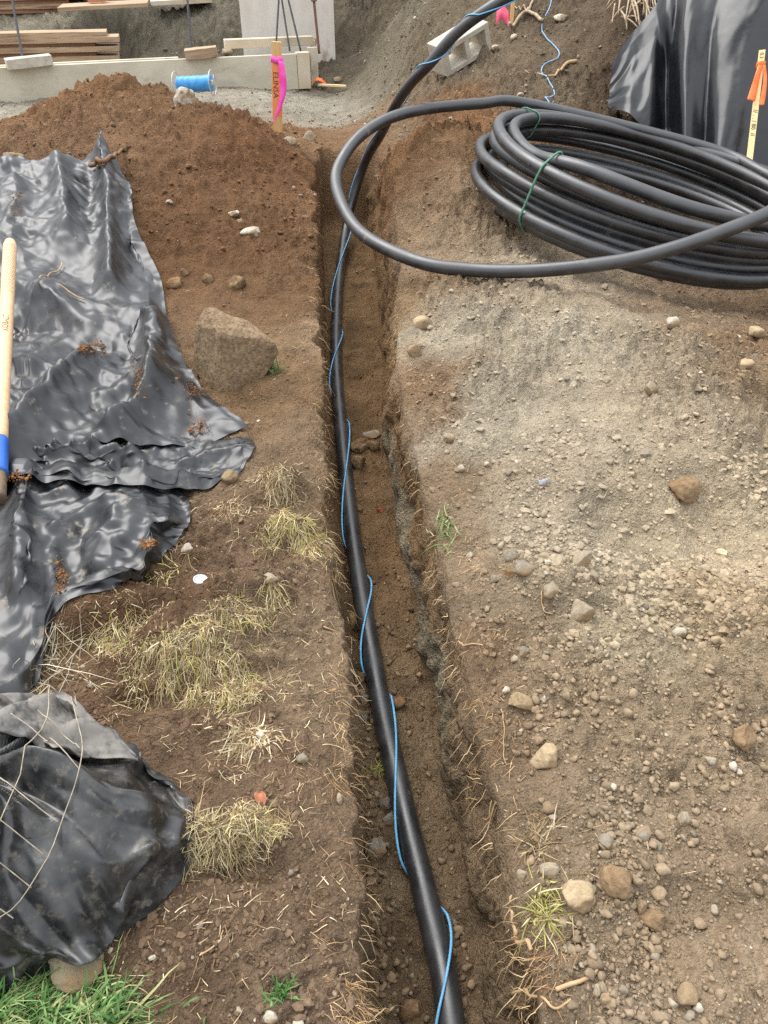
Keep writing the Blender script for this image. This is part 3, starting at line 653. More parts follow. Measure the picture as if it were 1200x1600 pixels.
pin = np.zeros((n, n)); pin[0] = pin[-1] = pin[:, 0] = pin[:, -1] = 1; G[pin > 0, 2] = H(G[..., 0], G[..., 1])[pin > 0] + 0.006
# folds gather towards the tie on the left
ang = np.arctan2(G[..., 1] - (BY + 0.02), G[..., 0] - (BX + 0.12)); rad = np.hypot(G[..., 0] - BX - .12, G[..., 1] - BY - .02)
G[..., 2] += 0.035 * np.abs(perlin(ang * 2.6, rad * 2.0, 310)) * (1 - pin)
ee = 0.07 + 0.13 * smooth(-0.3, 0.4, fbm(G[..., 0], G[..., 1], 5, 2, 320))
wrap = cloth(G, pin, dome, ee, ee * 1.3, steps=60, its=6, seed=31, bend=0.12)
wrap = up2(up2(wrap)); U2, V2 = np.moveaxis(up2(up2(np.stack([U, Vv], -1))), -1, 0)
x, y = wrap[..., 0], wrap[..., 1]; ang = np.arctan2(y - (BY + 0.05), x - (BX + 0.16)) + 0.35 * perlin(x * 5, y * 5, 330); rad = np.hypot(x - BX - .16, (y - BY - .05) * 1.5)
fold = 0.10 * facets(ang * 2.3, rad * 4.0, 3) + 0.06 * facets(ang * 5.5 + 1.3, rad * 7, 5) + 0.022 * facets(x * 20, y * 20, 8) + 0.030 * (1 - np.abs(perlin(ang * 2.6, rad * 2.0, 331))) ** 5
fade = np.clip((1 - np.maximum(np.abs(U2), np.abs(V2))) * 7, 0, 1) * smooth(0.0, 0.10, rad); kk_ = fold * fade
wrap[..., 2] += kk_ * 0.8; wrap[..., 0] += 0.5 * kk_ * np.cos(ang); wrap[..., 1] += 0.5 * kk_ * np.sin(ang)
tb = prop(empty('wrapped_bundle', (BX, BY, 0)), 'bulging black plastic bundle tied with pale cord in the lower left corner', 'bundle')
M_WRAP = plastic_material('bundle_plastic', (0.115, 0.10, 0.078), 0.50, 0.74, 0.28, 0.002, (0.040, 0.039, 0.036), 42)
o = part('wrap', grid_mesh('wrap', wrap), M_WRAP, tb); sheet_mods(o, sub=0)
_bx = np.arange(-1.7, 0.0, 0.01); _by = np.arange(0.3, 1.7, 0.01); HB = np.maximum(H(*np.meshgrid(_bx, _by)), -1)
def splat(G, P, x0, y0, s):
    for sx in (0, .5):
        for sy in (0, .5):
            Q = P[:-1, :-1] * (1 - sx) * (1 - sy) + P[1:, :-1] * sx * (1 - sy) + P[:-1, 1:] * (1 - sx) * sy + P[1:, 1:] * sx * sy
            ix = np.clip(((Q[..., 0] - x0) / s).round().astype(int), 1, G.shape[1] - 2); iy = np.clip(((Q[..., 1] - y0) / s).round().astype(int), 1, G.shape[0] - 2)
            np.maximum.at(G, (iy, ix), Q[..., 2]); np.maximum.at(G, (iy + 1, ix), Q[..., 2]); np.maximum.at(G, (iy, ix + 1), Q[..., 2])
splat(HB, wrap, -1.7, 0.3, 0.01); splat(HB, low, -1.7, 0.3, 0.01)
def Hb(x, y): return bilin(HB, x, y, -1.7, 0.3, 0.01)
def hit_on(hf, px, py, t0=0.6):
    dx, dy, dz = ray(px, py); t = np.arange(t0, 6, 0.003); z = CAM_H + dz * t; h = hf(dx * t, dy * t); k = np.argmax(z < h)
    return np.array([dx * t[k], dy * t[k], h[k]])
# grey flap folded over its top edge
def EB(pts): return [hit_on(Hb, a, b) for a, b in pts]
top = EB([(-60, 1100), (40, 1085), (85, 1080), (150, 1128), (214, 1186)]); right = EB([(214, 1186), (216, 1190), (217, 1194)])
bot = EB([(-60, 1140), (40, 1150), (90, 1165), (150, 1186), (217, 1194)]); left = EB([(-60, 1100), (-60, 1120), (-60, 1140)])
flap = lay('flap', top, bot, left, right, 22, 60, 0.03, 0.10, 341, Hb, freq=9.0, amp=0.02, z0=0.016, pinw=(1, 0, 1, 0), steps=50)
M_FLAP = plastic_material('dusty_plastic', (0.22, 0.20, 0.175), 0.30, 0.62, 0.4)
o = part('flap', grid_mesh('flap', flap), M_FLAP, tb); sheet_mods(o); splat(HB, flap, -1.7, 0.3, 0.01)
M_CORD = mat('pale_cord', srgb(176, 166, 146), srgb(140, 128, 108), scale=60, rough=0.85)
for pts in ([(132, 1000), (110, 1050), (78, 1118), (40, 1200), (0, 1290), (-40, 1380)], [(118, 1090), (128, 1150), (128, 1190), (108, 1262), (75, 1345), (45, 1400), (0, 1466), (-30, 1500)],
            [(-30, 1195), (0, 1217), (45, 1252), (92, 1288)], [(-30, 1262), (0, 1283), (70, 1338)], [(-30, 1330), (0, 1350), (50, 1389)], [(-30, 1402), (0, 1422), (22, 1437)],
            [(18, 1118), (60, 1150), (125, 1205)], [(60, 1112), (98, 1150), (126, 1172)]):
    q = resample([hit_on(Hb, a, b) + np.array([0, 0, 0.004]) for a, b in pts], 40); q[:, 2] = np.maximum(q[:, 2], Hb(q[:, 0], q[:, 1]) + 0.004)
    q[1:-1, 2] = np.maximum(q[1:-1, 2], (q[:-2, 2] + q[2:, 2]) / 2)
    part('cord', tube_mesh('cord', q, 0.0011, 5), M_CORD, tb)

# ------------------------------------------------------------------ hanging sheet over the heap, top right
colsT = [(956, 96, 6.25), (985, 55, 6.38), (1030, 0, 6.5), (1070, -70, 6.6), (1130, -120, 6.6), (1230, -150, 6.55), (1400, -150, 6.4), (1600, -140, 6.2)]
colsB = [(951, 172, 6.12), (985, 184, 5.95), (1003, 200, 5.86), (1045, 238, 5.6), (1110, 300, 5.22), (1190, 345, 4.98), (1330, 400, 4.85), (1480, 420, 4.8)]
Tp = resample([at_y(*c) for c in colsT], 170); Bp = resample([at_y(*c) for c in colsB], 170); nv = 90
S = np.zeros((nv, 170, 3)); u = np.linspace(0, 1, 170)
cross = Bp[-1] - Bp[0]; nrm = np.array([-0.45, -0.80, 0.40]); nrm /= np.linalg.norm(nrm)
for i in range(nv):
    v = i / (nv - 1); p = Tp * (1 - v) + Bp * v
    p[:, 2] += 0.10 * math.sin(math.pi * v) * smooth(0.12, 0.4, u)              # the heap pushes the sheet out
    w = u * 8.5 + 0.5 * perlin(u * 4 + 2, np.full(170, v * 1.6), 401) + 0.2 * v
    f = np.abs(perlin(w * 0.9, np.full(170, 0.35 * v), 402)); f2 = np.abs(perlin(w * 2.3, np.full(170, 0.8 * v + 3), 403))
    am = (0.25 + 0.75 * v) * (0.4 + 0.6 * smooth(0, 0.1, u))
    k = 0.15 * np.exp(-((u - 0.20 - 0.015 * v) / 0.022) ** 2) * smooth(0.15, 0.5, v)       # the deep tuck
    dsp = am * (0.25 * f + 0.02 * f2) - k + 0.03 * facets(w * 1.9, np.full(170, v * 2.2) + 0.3 * u, 11) + 0.020 * facets(w * 3.6 + v, np.full(170, v * 6.0) + 3 * u, 12)
    p = p + dsp[:, None] * nrm
    p[:, 2] = np.maximum(p[:, 2], H(np.clip(p[:, 0], -4, 3.3), p[:, 1]) + 0.02); S[i] = p
hs = prop(empty('hanging_sheet', Bp[60]), 'shiny black plastic sheet hanging in upright folds over the heap behind the coil', 'plastic sheet')
o = part('draped_sheet', grid_mesh('draped_sheet', S), M_POLY_R, hs)
# its far side, lying over the top of the heap
S2 = np.zeros((24, 115, 3))
for i in range(24):
    v = i / 23; S2[i] = S[0, 55:] + np.array([0.25, 1.5, 0.0]) * v; S2[i, :, 2] += -0.1 * v * v + 0.02 * perlin(S2[i, :, 0] * 5, S2[i, :, 1] * 5, 410) * min(1, v * 4)
o = part('top_sheet', grid_mesh('top_sheet', S2), M_POLY_R, hs)
print('sheets done')
# ------------------------------------------------------------------ stones
def ico(sub):
    bm = bmesh.new(); bmesh.ops.create_icosphere(bm, subdivisions=sub, radius=1.0)
    V = np.array([v.co[:] for v in bm.verts]); F = np.array([[v.index for v in f.verts] for f in bm.faces]); bm.free(); return V, F
ICO = {k: ico(k) for k in (1, 2, 3, 4)}
def n3(P, f, s):                                       # cheap 3-d noise from three 2-d slices
    return (perlin(P[:, 0] * f + 3.1, P[:, 1] * f, s) + perlin(P[:, 1] * f + 8.7, P[:, 2] * f, s + 1) + perlin(P[:, 2] * f + 1.9, P[:, 0] * f, s + 2)) * 0.6
def stone_geo(seed, sub=3, angular=0.3, rough=0.11):
    V, F = ICO[sub]; V = V.copy(); rg = np.random.default_rng(seed)
    for _ in range(int(5 + 9 * angular)):                       # knock flats into it
        d = rg.normal(size=3); d /= np.linalg.norm(d); h = rg.uniform(0.58, 0.97) * (1 - 0.18 * angular); s = V @ d
        V -= np.where(s > h, (s - h) * 0.94, 0)[:, None] * d
    V *= (1 + 0.10 * n3(V, 0.9, seed % 900) + rough * n3(V, 3.2, seed % 900 + 5) + 0.5 * rough * n3(V, 8.0, seed % 900 + 9))[:, None]
    return V, F
STONE_M = {}
def stone_mat(rgb):
    if rgb not in STONE_M:
        c = srgb(*rgb); d = tuple(x * 0.62 for x in c); dirt = srgb(140, 118, 90)
        STONE_M[rgb] = mat('stone_%d_%d_%d' % rgb, d, c, scale=70, rough=0.92, bump=0.004, bscale=160, spec=0.2, c3=dirt, scale3=17, lo3=0.46, hi3=0.60)
    return STONE_M[rgb]
def stone(px, py, w, h, rgb, label, ang=0.3, hf=None, sink=0.36, name='stone', cat='stone', group=None, flat=None, lift=0.0):
    """w, h: size in photo pixels"""
    p = hit(px, py + 0.30 * h) if hf is None else hit_on(hf, px, py + 0.30 * h); d = depth_of(p); k = d / FPX
    V, F = stone_geo((int(px) * 131 + int(py) * 17) % 9973, 4 if w > 60 else 4 if w > 34 else 3, ang)
    ext = (V.max(0) - V.min(0)) / 2; V = V / ext
    a = w * k / 2; c = max(h * k / 2, 0.4 * a); c = c if flat is None else flat * a; b = 0.5 * (a + c)
    V = V * np.array([a, b, c]); rg = random.Random(int(px + py)); tilt = Euler((rg.uniform(-.25, .25), rg.uniform(-.25, .25), 0))
    V = V @ np.array(tilt.to_matrix()).T
    o = obj(name, mesh_np(name, V, F), stone_mat(rgb)); o.location = (p[0], p[1], p[2] + c * (1 - 2 * sink) + lift)
    prop(o, label, cat, group or 'loose stones on the dug ground'); return o
WHT, PALE, CREAM, TAN, GREY, DGREY, BRN, OCH = (200, 190, 172), (170, 156, 134), (192, 170, 136), (160, 138, 108), (148, 138, 122), (108, 100, 90), (122, 96, 68), (140, 106, 70)
RED, BLUE, CLOD = (150, 76, 48), (170, 178, 186), (150, 124, 94)
ST = [ # in the trench
 (586, 1315, 36, 34, GREY, 'smooth grey-tan pebble on the trench floor left of the pipe', .1), (645, 1574, 44, 50, BRN, 'large round brown cobble in the trench at the bottom edge', .1),
 (610, 1275, 24, 20, GREY, 'pale grey stone touching the left side of the trench pipe', .2), (602, 1252, 22, 20, DGREY, 'dull dark stone just behind the pale one beside the pipe', .2),
 (550, 967, 20, 25, OCH, 'rounded orange-brown cobble wedged between pipe and left trench wall', .1), (563, 1056, 22, 25, BRN, 'dark brown cobble left of the pipe, below the orange-brown one', .3),
 (624, 1095, 22, 20, OCH, 'small orange-brown cobble on the trench floor right of the pipe', .1), (566, 1122, 25, 18, DGREY, 'dark grey flat stone left of the pipe', .2), (571, 1090, 15, 20, GREY, 'narrow grey stone upright between pipe and dark cobble', .3),
 (563, 692, 36, 22, BRN, 'biggest brown stone of the cluster halfway along the trench', .3), (586, 693, 17, 20, BRN, 'small brown stone at the right end of the trench cluster', .3),
 (577, 677, 28, 13, GREY, 'grey flake lying on top of the stone cluster in the trench', .5), (560, 720, 26, 24, BRN, 'lowest brown stone of the trench cluster, beside the pipe', .4),
 (561, 793, 12, 12, BRN, 'tiny brown pebble right beside the pipe in mid trench', .2), (594, 797, 12, 9, RED, 'brick-red chip on the trench floor at the right wall', .6), (531, 1244, 11, 24, PALE, 'slim whitish stone stuck in the left trench wall', .2),
 # left of the trench
 (484, 212, 20, 19, PALE, 'rounded cream stone at the far end of the trench, right one', .1), (452, 219, 23, 14, PALE, 'flat cream stone at the foot of the pink-flagged stake', .2),
 (393, 362, 32, 14, WHT, 'long chalky white stone on the brown mound', .5), (363, 333, 22, 11, WHT, 'curved white shard above the chalky stone', .5), (376, 345, 12, 9, TAN, 'tiny tan pebble between the two white stones', .1),
 (370, 440, 28, 28, BRN, 'round brown clod just above the boulder', .3), (327, 433, 20, 18, BRN, 'brown pebble left of the clod above the boulder', .2), (288, 424, 16, 16, BRN, 'small brown stone at the edge of the plastic sheet', .3), (274, 440, 26, 16, OCH, 'flat brown stone lying against the sheet edge', .3),
 (294, 856, 26, 20, WHT, 'white quartz stone near the corner of the plastic sheet', .6), (357, 741, 28, 24, TAN, 'tan stone on the end of the folded plastic strip', .5), (422, 904, 28, 13, PALE, 'flat pale stone lying above the yellowish sod', .5),
 (473, 1184, 20, 13, GREY, 'small grey pebble on bare soil near the left trench lip', .2), (455, 1361, 10, 16, GREY, 'tiny upright grey pebble below the straw clump', .2), (424, 1583, 24, 19, WHT, 'white pebble at the bottom edge below the green sprig', .2), (466, 1598, 18, 12, WHT, 'second white pebble cut by the bottom edge of the picture', .2),
 (18, 243, 38, 22, TAN, 'tan stone above the top edge of the plastic sheet, far left', .3), (195, 231, 13, 12, BRN, 'small brown pebble on the mound above the sheet tip', .1),
 # right bank
 (660, 503, 28, 27, CREAM, 'cream stone at the top of the gravelly right trench lip', .2), (672, 511, 11, 11, WHT, 'tiny white pebble touching the cream stone at the lip', .2), (648, 543, 22, 24, TAN, 'tan stone below the cream stone on the right lip', .3),
 (1050, 501, 20, 18, WHT, 'white round stone in front of the coil', .1), (1165, 568, 24, 16, CREAM, 'cream stone near the right edge below the coil', .3), (1016, 603, 20, 24, PALE, 'pale upright stone on the grey bank', .2), (1180, 518, 26, 18, CREAM, 'half-buried cream stone at the right edge', .3),
 (701, 681, 20, 16, PALE, 'pale pebble high on the grey bank near the trench', .2), (719, 731, 12, 15, WHT, 'small white chip on the grey bank', .4), (760, 725, 8, 9, WHT, 'tiny white chip right of the other white chip', .4), (851, 752, 18, 14, BLUE, 'bluish grey pebble in the middle of the bank', .2),
 (1067, 757, 52, 38, (138, 112, 84), 'large brown rock half buried in the grey bank', .4), (798, 868, 24, 25, GREY, 'round grey stone topmost of the small stone group', .1), (818, 884, 34, 23, GREY, 'large oval grey stone of the small stone group', .2),
 (797, 894, 20, 16, OCH, 'orange-tan stone under the grey ones of the group', .2), (775, 902, 18, 16, GREY, 'leftmost grey stone of the small group', .3), (910, 868, 34, 28, PALE, 'angular pale clod right of the stone group', .8),
 (862, 918, 28, 26, PALE, 'pale blocky clod with a root curling below it', .7), (908, 950, 38, 38, PALE, 'largest pale grey clod above the ridge line', .7), (1061, 985, 25, 18, WHT, 'white angular stone on the right bank', .6),
 (817, 1015, 20, 17, GREY, 'grey pebble below the rooty clod', .2), (804, 1029, 13, 13, PALE, 'small pale pebble left of the grey pebble', .2), (790, 1077, 14, 12, WHT, 'small white pebble left of the tan flat stone', .3), (815, 1091, 44, 24, TAN, 'flat tan stone half sunk in the crumbly bank', .3), (850, 1091, 8, 17, WHT, 'small upright white chip beside the flat tan stone', .5),
 (853, 1175, 46, 38, CREAM, 'cream stone alone on the crumbly right bank', .35), (902, 1388, 54, 48, CREAM, 'biggest smooth cream stone in the lower right', .2), (856, 1356, 32, 28, PALE, 'pale grey stone just above the biggest cream stone', .4), (815, 1364, 16, 22, PALE, 'small whitish stone left of the pale grey stone', .2),
 (1070, 1278, 28, 20, PALE, 'pale two-toned stone on the right bank', .5), (958, 1231, 12, 12, WHT, 'tiny bluish white pebble among the clods', .3), (1155, 1206, 10, 10, WHT, 'tiny bright white pebble near the right edge', .3), (946, 1310, 26, 28, GREY, 'grey rough stone at the top of the clod pile', .6),
 (1160, 1145, 40, 36, CLOD, 'large soil clod near the right edge', .5), (965, 1365, 52, 48, CLOD, 'biggest crumbly brown clod beside the cream stone', .6), (1018, 1430, 38, 44, CLOD, 'upright crumbly clod right of the cream stone', .7), (1004, 1306, 18, 17, GREY, 'round grey pebble right of the clod pile', .1), (1023, 1314, 16, 18, PALE, 'pale pebble next to the round grey one', .3),
 (1072, 1549, 34, 36, TAN, 'brown flat stone at the lower right', .4), (1090, 1572, 16, 17, WHT, 'white pebble below the brown flat stone', .3), (932, 1545, 16, 26, PALE, 'pale upright stone beside a root at the bottom', .3), (948, 1558, 22, 22, TAN, 'tan pebble touching the pale upright stone', .3), (1000, 1410, 14, 36, TAN, 'thin upright brown shard between two clods', .7),
 # far ground
 (286, 151, 38, 30, WHT, 'white rock in front of the blue wire spool', .5), (235, 33, 11, 9, WHT, 'white pebble in the earth bank behind the form', .1), (199, 52, 13, 8, PALE, 'pale pebble in the bank right of the timber stack', .2), (355, 81, 20, 13, PALE, 'pale stone behind the concrete form', .3),
 (528, 123, 14, 9, PALE, 'pale stone near the corner of the form', .2), (874, 27, 24, 13, WHT, 'white stone on the bank beside the blue string', .3), (771, 78, 18, 10, WHT, 'white stone at the foot of the concrete block', .3), (803, 60, 12, 10, WHT, 'small white stone below the dead branch', .3), (812, 148, 12, 9, WHT, 'small white stone behind the coil', .3), (751, 294, 14, 9, WHT, 'white pebble beside the left side of the coil', .2), (943, 388, 26, 22, TAN, 'brown stone between coil and loose loop', .5)]
for a in ST:
    px, py, w, h, rgb, lab, ang = a; ang = min(1.0, ang + 0.28)
    hf = Htarp if lab.startswith('tan stone on the end') else None
    o = stone(px, py, w, h, rgb, lab, ang, hf)
    if 'clod' in lab: o.name = 'soil_clod'; o['category'] = 'soil clod'
# stone the bundle rests on
o = stone(116, 1494, 92, 56, (150, 140, 114), 'pale stone under the tied bundle, above the green grass', .6, sink=.5); o.name = 'stone'
# glassy flat chip
M_GLASSY = mat('clear_plastic', (0.50, 0.52, 0.53), (0.62, 0.63, 0.63), scale=40, rough=0.15, spec=0.7)
p = hit(313, 909); d = depth_of(p) / FPX; mb = MB(); a = np.linspace(0, 2 * pi, 20, endpoint=False)
prof = [(0, .004), (.5, .0045), (.8, .005), (.86, .009), (1, .008), (1.02, 0)]
V = np.concatenate([np.stack([np.cos(a) * r * 11 * d * (1 + .06 * np.cos(3 * a)), np.sin(a) * r * 9.5 * d, np.full(20, z)], 1) for r, z in prof])
i = np.arange(5)[:, None] * 20; j = np.arange(20)[None]
F = np.stack([i + j, i + (j + 1) % 20, i + 20 + (j + 1) % 20, i + 20 + j], -1).reshape(-1, 4)
o = obj('bottle_cap', mesh_np('bottle_cap', V, F[:, ::-1]), M_GLASSY); o.location = p + np.array([0, 0, .002]); o.rotation_euler = (.15, .1, .3)
prop(o, 'round clear plastic cap lying on the soil between sheet and sod', 'cap')

# ------------------------------------------------------------------ boulder
def boulder():
    c = hit(362, 596); d = depth_of(c) / FPX
    P = [(-60, 0, 30), (-47, 6, 104), (-28, 10, 128), (-14, -46, -8), (-6, -26, 104), (70, 6, 74), (76, 12, 54), (40, -8, 4), (34, 34, 92), (-24, 34, 118), (40, 70, 0), (-50, 60, 0)]
    bm = bmesh.new()
    for x, y, z in P: bm.verts.new((x * d, y * d, z * d))
    bmesh.ops.convex_hull(bm, input=list(bm.verts)); bmesh.ops.delete(bm, geom=[v for v in bm.verts if not v.link_faces], context='VERTS')
    bmesh.ops.bevel(bm, geom=list(bm.edges), offset=0.004, segments=1, affect='EDGES')
    bmesh.ops.triangulate(bm, faces=bm.faces[:])
    for _ in range(4): bmesh.ops.subdivide_edges(bm, edges=[e for e in bm.edges if e.calc_length() > 0.012], cuts=1); bmesh.ops.triangulate(bm, faces=bm.faces[:])
    bm.normal_update(); V = np.array([v.co[:] for v in bm.verts]); N = np.array([v.normal[:] for v in bm.verts])
    V += N * (0.004 * n3(V, 9, 500) + 0.004 * n3(V, 28, 503) + 0.0026 * n3(V, 75, 506))[:, None]
    for v, q in zip(bm.verts, V): v.co = q
    me = bpy.data.meshes.new('boulder'); bm.to_mesh(me); bm.free()
    for f in me.polygons: f.use_smooth = True
    me.set_sharp_from_angle(angle=R(28))
    m = mat('boulder_stone', srgb(112, 94, 74), srgb(158, 134, 106), scale=70, rough=0.92, bump=0.008, bscale=130, spec=0.2, c3=srgb(166, 146, 118), scale3=9, lo3=0.58, hi3=0.72)
    o = obj('boulder', me, m); o.location = (c[0], c[1] + 0.02, c[2] - 0.035); prop(o, 'large angular brown boulder between plastic sheet and trench', 'boulder')
boulder()

# ------------------------------------------------------------------ coil ties
M_TIE = mat('green_strap', srgb(58, 110, 84), srgb(84, 136, 108), scale=60, rough=0.5)
def strap(deg, w, keep):
    u0 = math.cos(R(deg)) * cu + math.sin(R(deg)) * cv; d = COILP - CC; along = d @ np.cross(cn, u0); sec = (np.abs(along) < .03) & (d @ u0 > .5)
    pts = np.stack([d[sec] @ u0, d[sec] @ cn], 1); pts = pts[(pts[:, 1] > keep[0]) & (pts[:, 1] < keep[1]) & (pts[:, 0] < .98)]; a = np.linspace(0, 2 * pi, 48, endpoint=False)
    D = np.stack([np.cos(a), np.sin(a)], 1); sup = (pts @ D.T).max(0) + PR + .004                      # support lines of the bundle
    lp = []
    for i in range(48):
        j = (i + 1) % 48; lp.append(np.linalg.solve(np.stack([D[i], D[j]]), np.array([sup[i], sup[j]])))
    lp = np.array(lp + lp[:1]); P = resample(CC + lp[:, :1] * u0 + lp[:, 1:] * cn, 90); part('tie_strap', tube_mesh('tie_strap', P, w, 6, False), M_TIE, ck)
strap(240, .0055, (-.36, .1)); strap(163, .0045, (-.16, .1))

# ------------------------------------------------------------------ shovel
M_ASH = mat('ash_handle', srgb(205, 168, 126), srgb(222, 188, 148), scale=14, rough=0.55, stretch=(6, 6, 0.6), bump=0.0006, bscale=40)
M_BLUE = mat('blue_collar', srgb(28, 84, 170), srgb(40, 100, 190), scale=12, rough=0.4); M_INK = mat('brown_print', srgb(96, 70, 52), rough=0.8)
M_STEEL = mat('dirty_steel', srgb(120, 100, 76), srgb(84, 70, 56), scale=30, rough=0.6, bump=0.001, metal=0.0)
b0 = hit_on(Htarp, 4, 742); t0_ = depth_of(b0); h0 = np.array(at_t(-3, 742, t0_ - 0.035)); h1 = np.array(at_t(16, 379, 3.45))
ax = (h1 - h0) / np.linalg.norm(h1 - h0); Ls = np.linalg.norm(h1 - h0)
sh = prop(empty('shovel', h0), 'shovel with pale wooden handle and blue collar lying on the plastic sheet', 'shovel')
q = np.linspace(0, 1, 40)[:, None]; P = h0 + (h1 - h0) * (0.10 + 0.90 * q); r = np.interp(q[:, 0], [0, .3, .8, .97, .995, 1], [.0235, .0245, .0275, .0285, .027, .022])
part('handle', tube_mesh('handle', P, r, 20), M_ASH, sh)
P = h0 + (h1 - h0) * np.linspace(0.0, 0.105, 12)[:, None]; part('collar', tube_mesh('collar', P, np.interp(np.arange(12), [0, 2, 10, 11], [.029, .027, .0265, .025]), 20), M_BLUE, sh)
P = h0 + (h1 - h0) * np.linspace(-0.07, 0.004, 8)[:, None]; part('socket', tube_mesh('socket', P, np.linspace(.026, .024, 8), 16), M_STEEL, sh)
side = np.cross(ax, [0, 0, 1]); side /= np.linalg.norm(side); upn = np.cross(side, ax)
def blade():
    n, m = 16, 15; G = np.zeros((n, m, 3)); s0 = h0 - ax * 0.07
    for i in range(n):
        t = i / (n - 1); hw = 0.125 * (1 - max(0, t - 0.55) ** 2 / 0.36); hw = max(hw, 0.012)
        for j in range(m):
            uu = j / (m - 1) * 2 - 1
            G[i, j] = s0 - ax * 0.33 * t + side * hw * uu + upn * (0.03 * uu * uu - 0.012 + 0.02 * t) - np.array([0, 0, 0.05 * t])
    return G
G = blade(); G[..., 2] = H(G[..., 0], G[..., 1]) + 0.006 + 0.02 * (np.arange(15)[None] / 7 - 1) ** 2 * 0.6
o = part('blade', grid_mesh('blade', G), M_STEEL, sh); sheet_mods(o, 0.003)
# print and grip dots on the handle, turned to the viewer's side
def on_handle(s, ang, lift=0.0004):
    c = h0 + (h1 - h0) * s; rr_ = np.interp((s - .12) / .88, [0, .3, .8, .97, 1], [.0235, .0245, .0275, .0285, .022]) + lift
    cam_v = np.array([0, 0, CAM_H]) - c; cam_v -= ax * cam_v.dot(ax); cam_v /= np.linalg.norm(cam_v); sd_ = np.cross(ax, cam_v)
    return c + rr_ * (math.cos(ang) * cam_v + math.sin(ang) * sd_)
mb = MB()
for k in range(24):
    for l in range(-2, 3):
        s = 0.955 - k * 0.0115; an = (l + 0.5 * (k % 2)) * 0.26; c = on_handle(s, an); e1 = on_handle(s, an + 0.05) - c; e2 = ax * np.linalg.norm(e1)
        a = np.linspace(0, 2 * pi, 8, endpoint=False)[:, None]; mb.add(np.vstack([c + np.cos(a) * e1 * 1.7 + np.sin(a) * e2 * 1.7 + 0]), [[0, 1, 2, 3], [0, 3, 4, 7], [4, 5, 6, 7]])
o = part('grip_dots', mb.mesh('grip_dots', False), M_INK, sh); o['kind'] = 'stuff'
def text_mesh(body, size, ext=0.0002):
    cu_ = bpy.data.curves.new('lettering', 'FONT'); cu_.body = body; cu_.size = size; cu_.extrude = ext; cu_.resolution_u = 3
    t = bpy.data.objects.new('lettering', cu_); COL.objects.link(t); bpy.context.view_layer.update()
    me = bpy.data.meshes.new_from_object(t.evaluated_get(bpy.context.evaluated_depsgraph_get())); bpy.data.objects.remove(t); bpy.data.curves.remove(cu_)
    return me
def lettering(body, size, place, mat_, parent):
    """place(x, y, z) maps flat lettering on to the surface"""
    me = text_mesh(body, size); co = np.zeros(len(me.vertices) * 3); me.vertices.foreach_get('co', co); co = co.reshape(-1, 3); co[:, 0] -= co[:, 0].mean(); co[:, 1] -= co[:, 1].mean()
    me.vertices.foreach_set('co', np.array([place(*c) for c in co]).ravel()); me.materials.clear(); me.update()
    return part('lettering', me, mat_, parent)
lettering('KOBALT', 0.034, lambda x, y, z: on_handle(0.53 + x / Ls, -0.1 - y / 0.026 * 0.9, 0.0006 + z), M_INK, sh)

# ------------------------------------------------------------------ survey stakes
M_LATH = mat('new_lath', srgb(206, 164, 104), srgb(222, 184, 128), scale=10, rough=0.75, stretch=(8, 8, 0.7), bump=0.0008, bscale=60)
M_LATH2 = mat('pale_lath', srgb(226, 200, 142), srgb(236, 214, 162), scale=10, rough=0.75, stretch=(8, 8, 0.7), bump=0.0008, bscale=60)
M_FLUO = mat('orange_spray_paint', srgb(238, 140, 84), srgb(226, 158, 98), scale=20, rough=0.7); M_PINK = mat('pink_flagging', srgb(255, 70, 180), srgb(255, 110, 200), scale=9, rough=0.35)
M_ORNG = mat('orange_flagging', srgb(250, 96, 24), srgb(255, 132, 60), scale=9, rough=0.35); M_BLK = mat('marker_ink', (0.03, 0.028, 0.025), rough=0.8)
def stake(name, label, bot, topp, w, th, mlath, yaw=0.0):
    bot = np.array(bot); topp = np.array(topp); L = np.linalg.norm(topp - bot); z = (topp - bot) / L
    x = np.array([math.cos(yaw), math.sin(yaw), 0]); x -= z * x.dot(z); x /= np.linalg.norm(x); y = np.cross(z, x)
    e = prop(empty(name, bot), label, 'survey stake')
    me = box_mesh('post', w, th, L + 0.12, 0.002); Mx = Matrix(((x[0], y[0], z[0], bot[0] - z[0] * .12), (x[1], y[1], z[1], bot[1] - z[1] * .12), (x[2], y[2], z[2], bot[2] - z[2] * .12), (0, 0, 0, 1)))
    me.transform(Mx); part('post', me, mlath, e)
    e['frame'] = [float(v) for r_ in Mx for v in r_]
    fr = lambda a, b, c: bot + a * x + c * z + (b - th / 2) * y      # b<0: in front of the face towards the camera
    return e, fr, L
def strip(pts, wv, name, m, parent, th=0.0012):
    """a ribbon: centre points and half-width vectors"""
    c = resample(pts, 26); w = resample(wv, 26); G = np.stack([c - w, c, c + w], 1); o = part(name, grid_mesh(name, G), m, parent); s = o.modifiers.new('gauge', 'SOLIDIFY'); s.thickness = th; return o
bs = at_y(434, 207, 6.1); ts = at_y(432, 65, 6.1)
e, fr, L = stake('survey_stake', 'flat wooden survey stake with a pink ribbon, standing beyond the mound', bs, ts, 0.067, 0.02, M_LATH)
me = box_mesh('painted_band', 0.0685, 0.0215, 0.34, 0.002); fm = list(e['frame']); del e['frame']
me.transform(Matrix((fm[0:4], fm[4:8], fm[8:12], fm[12:16])) @ Matrix.Translation((0, 0, L + .12 - 0.46))); part('painted_band', me, M_FLUO, e)
band = [fr(math.cos(t) * 0.041 * (1 if True else 1), 0.01 - math.sin(t) * 0.018, L - 0.105 + 0.004 * math.sin(3 * t)) for t in np.linspace(0, 2 * pi, 14)]
strip(band, [np.array([0, 0, .020])] * 14, 'ribbon', M_PINK, e)
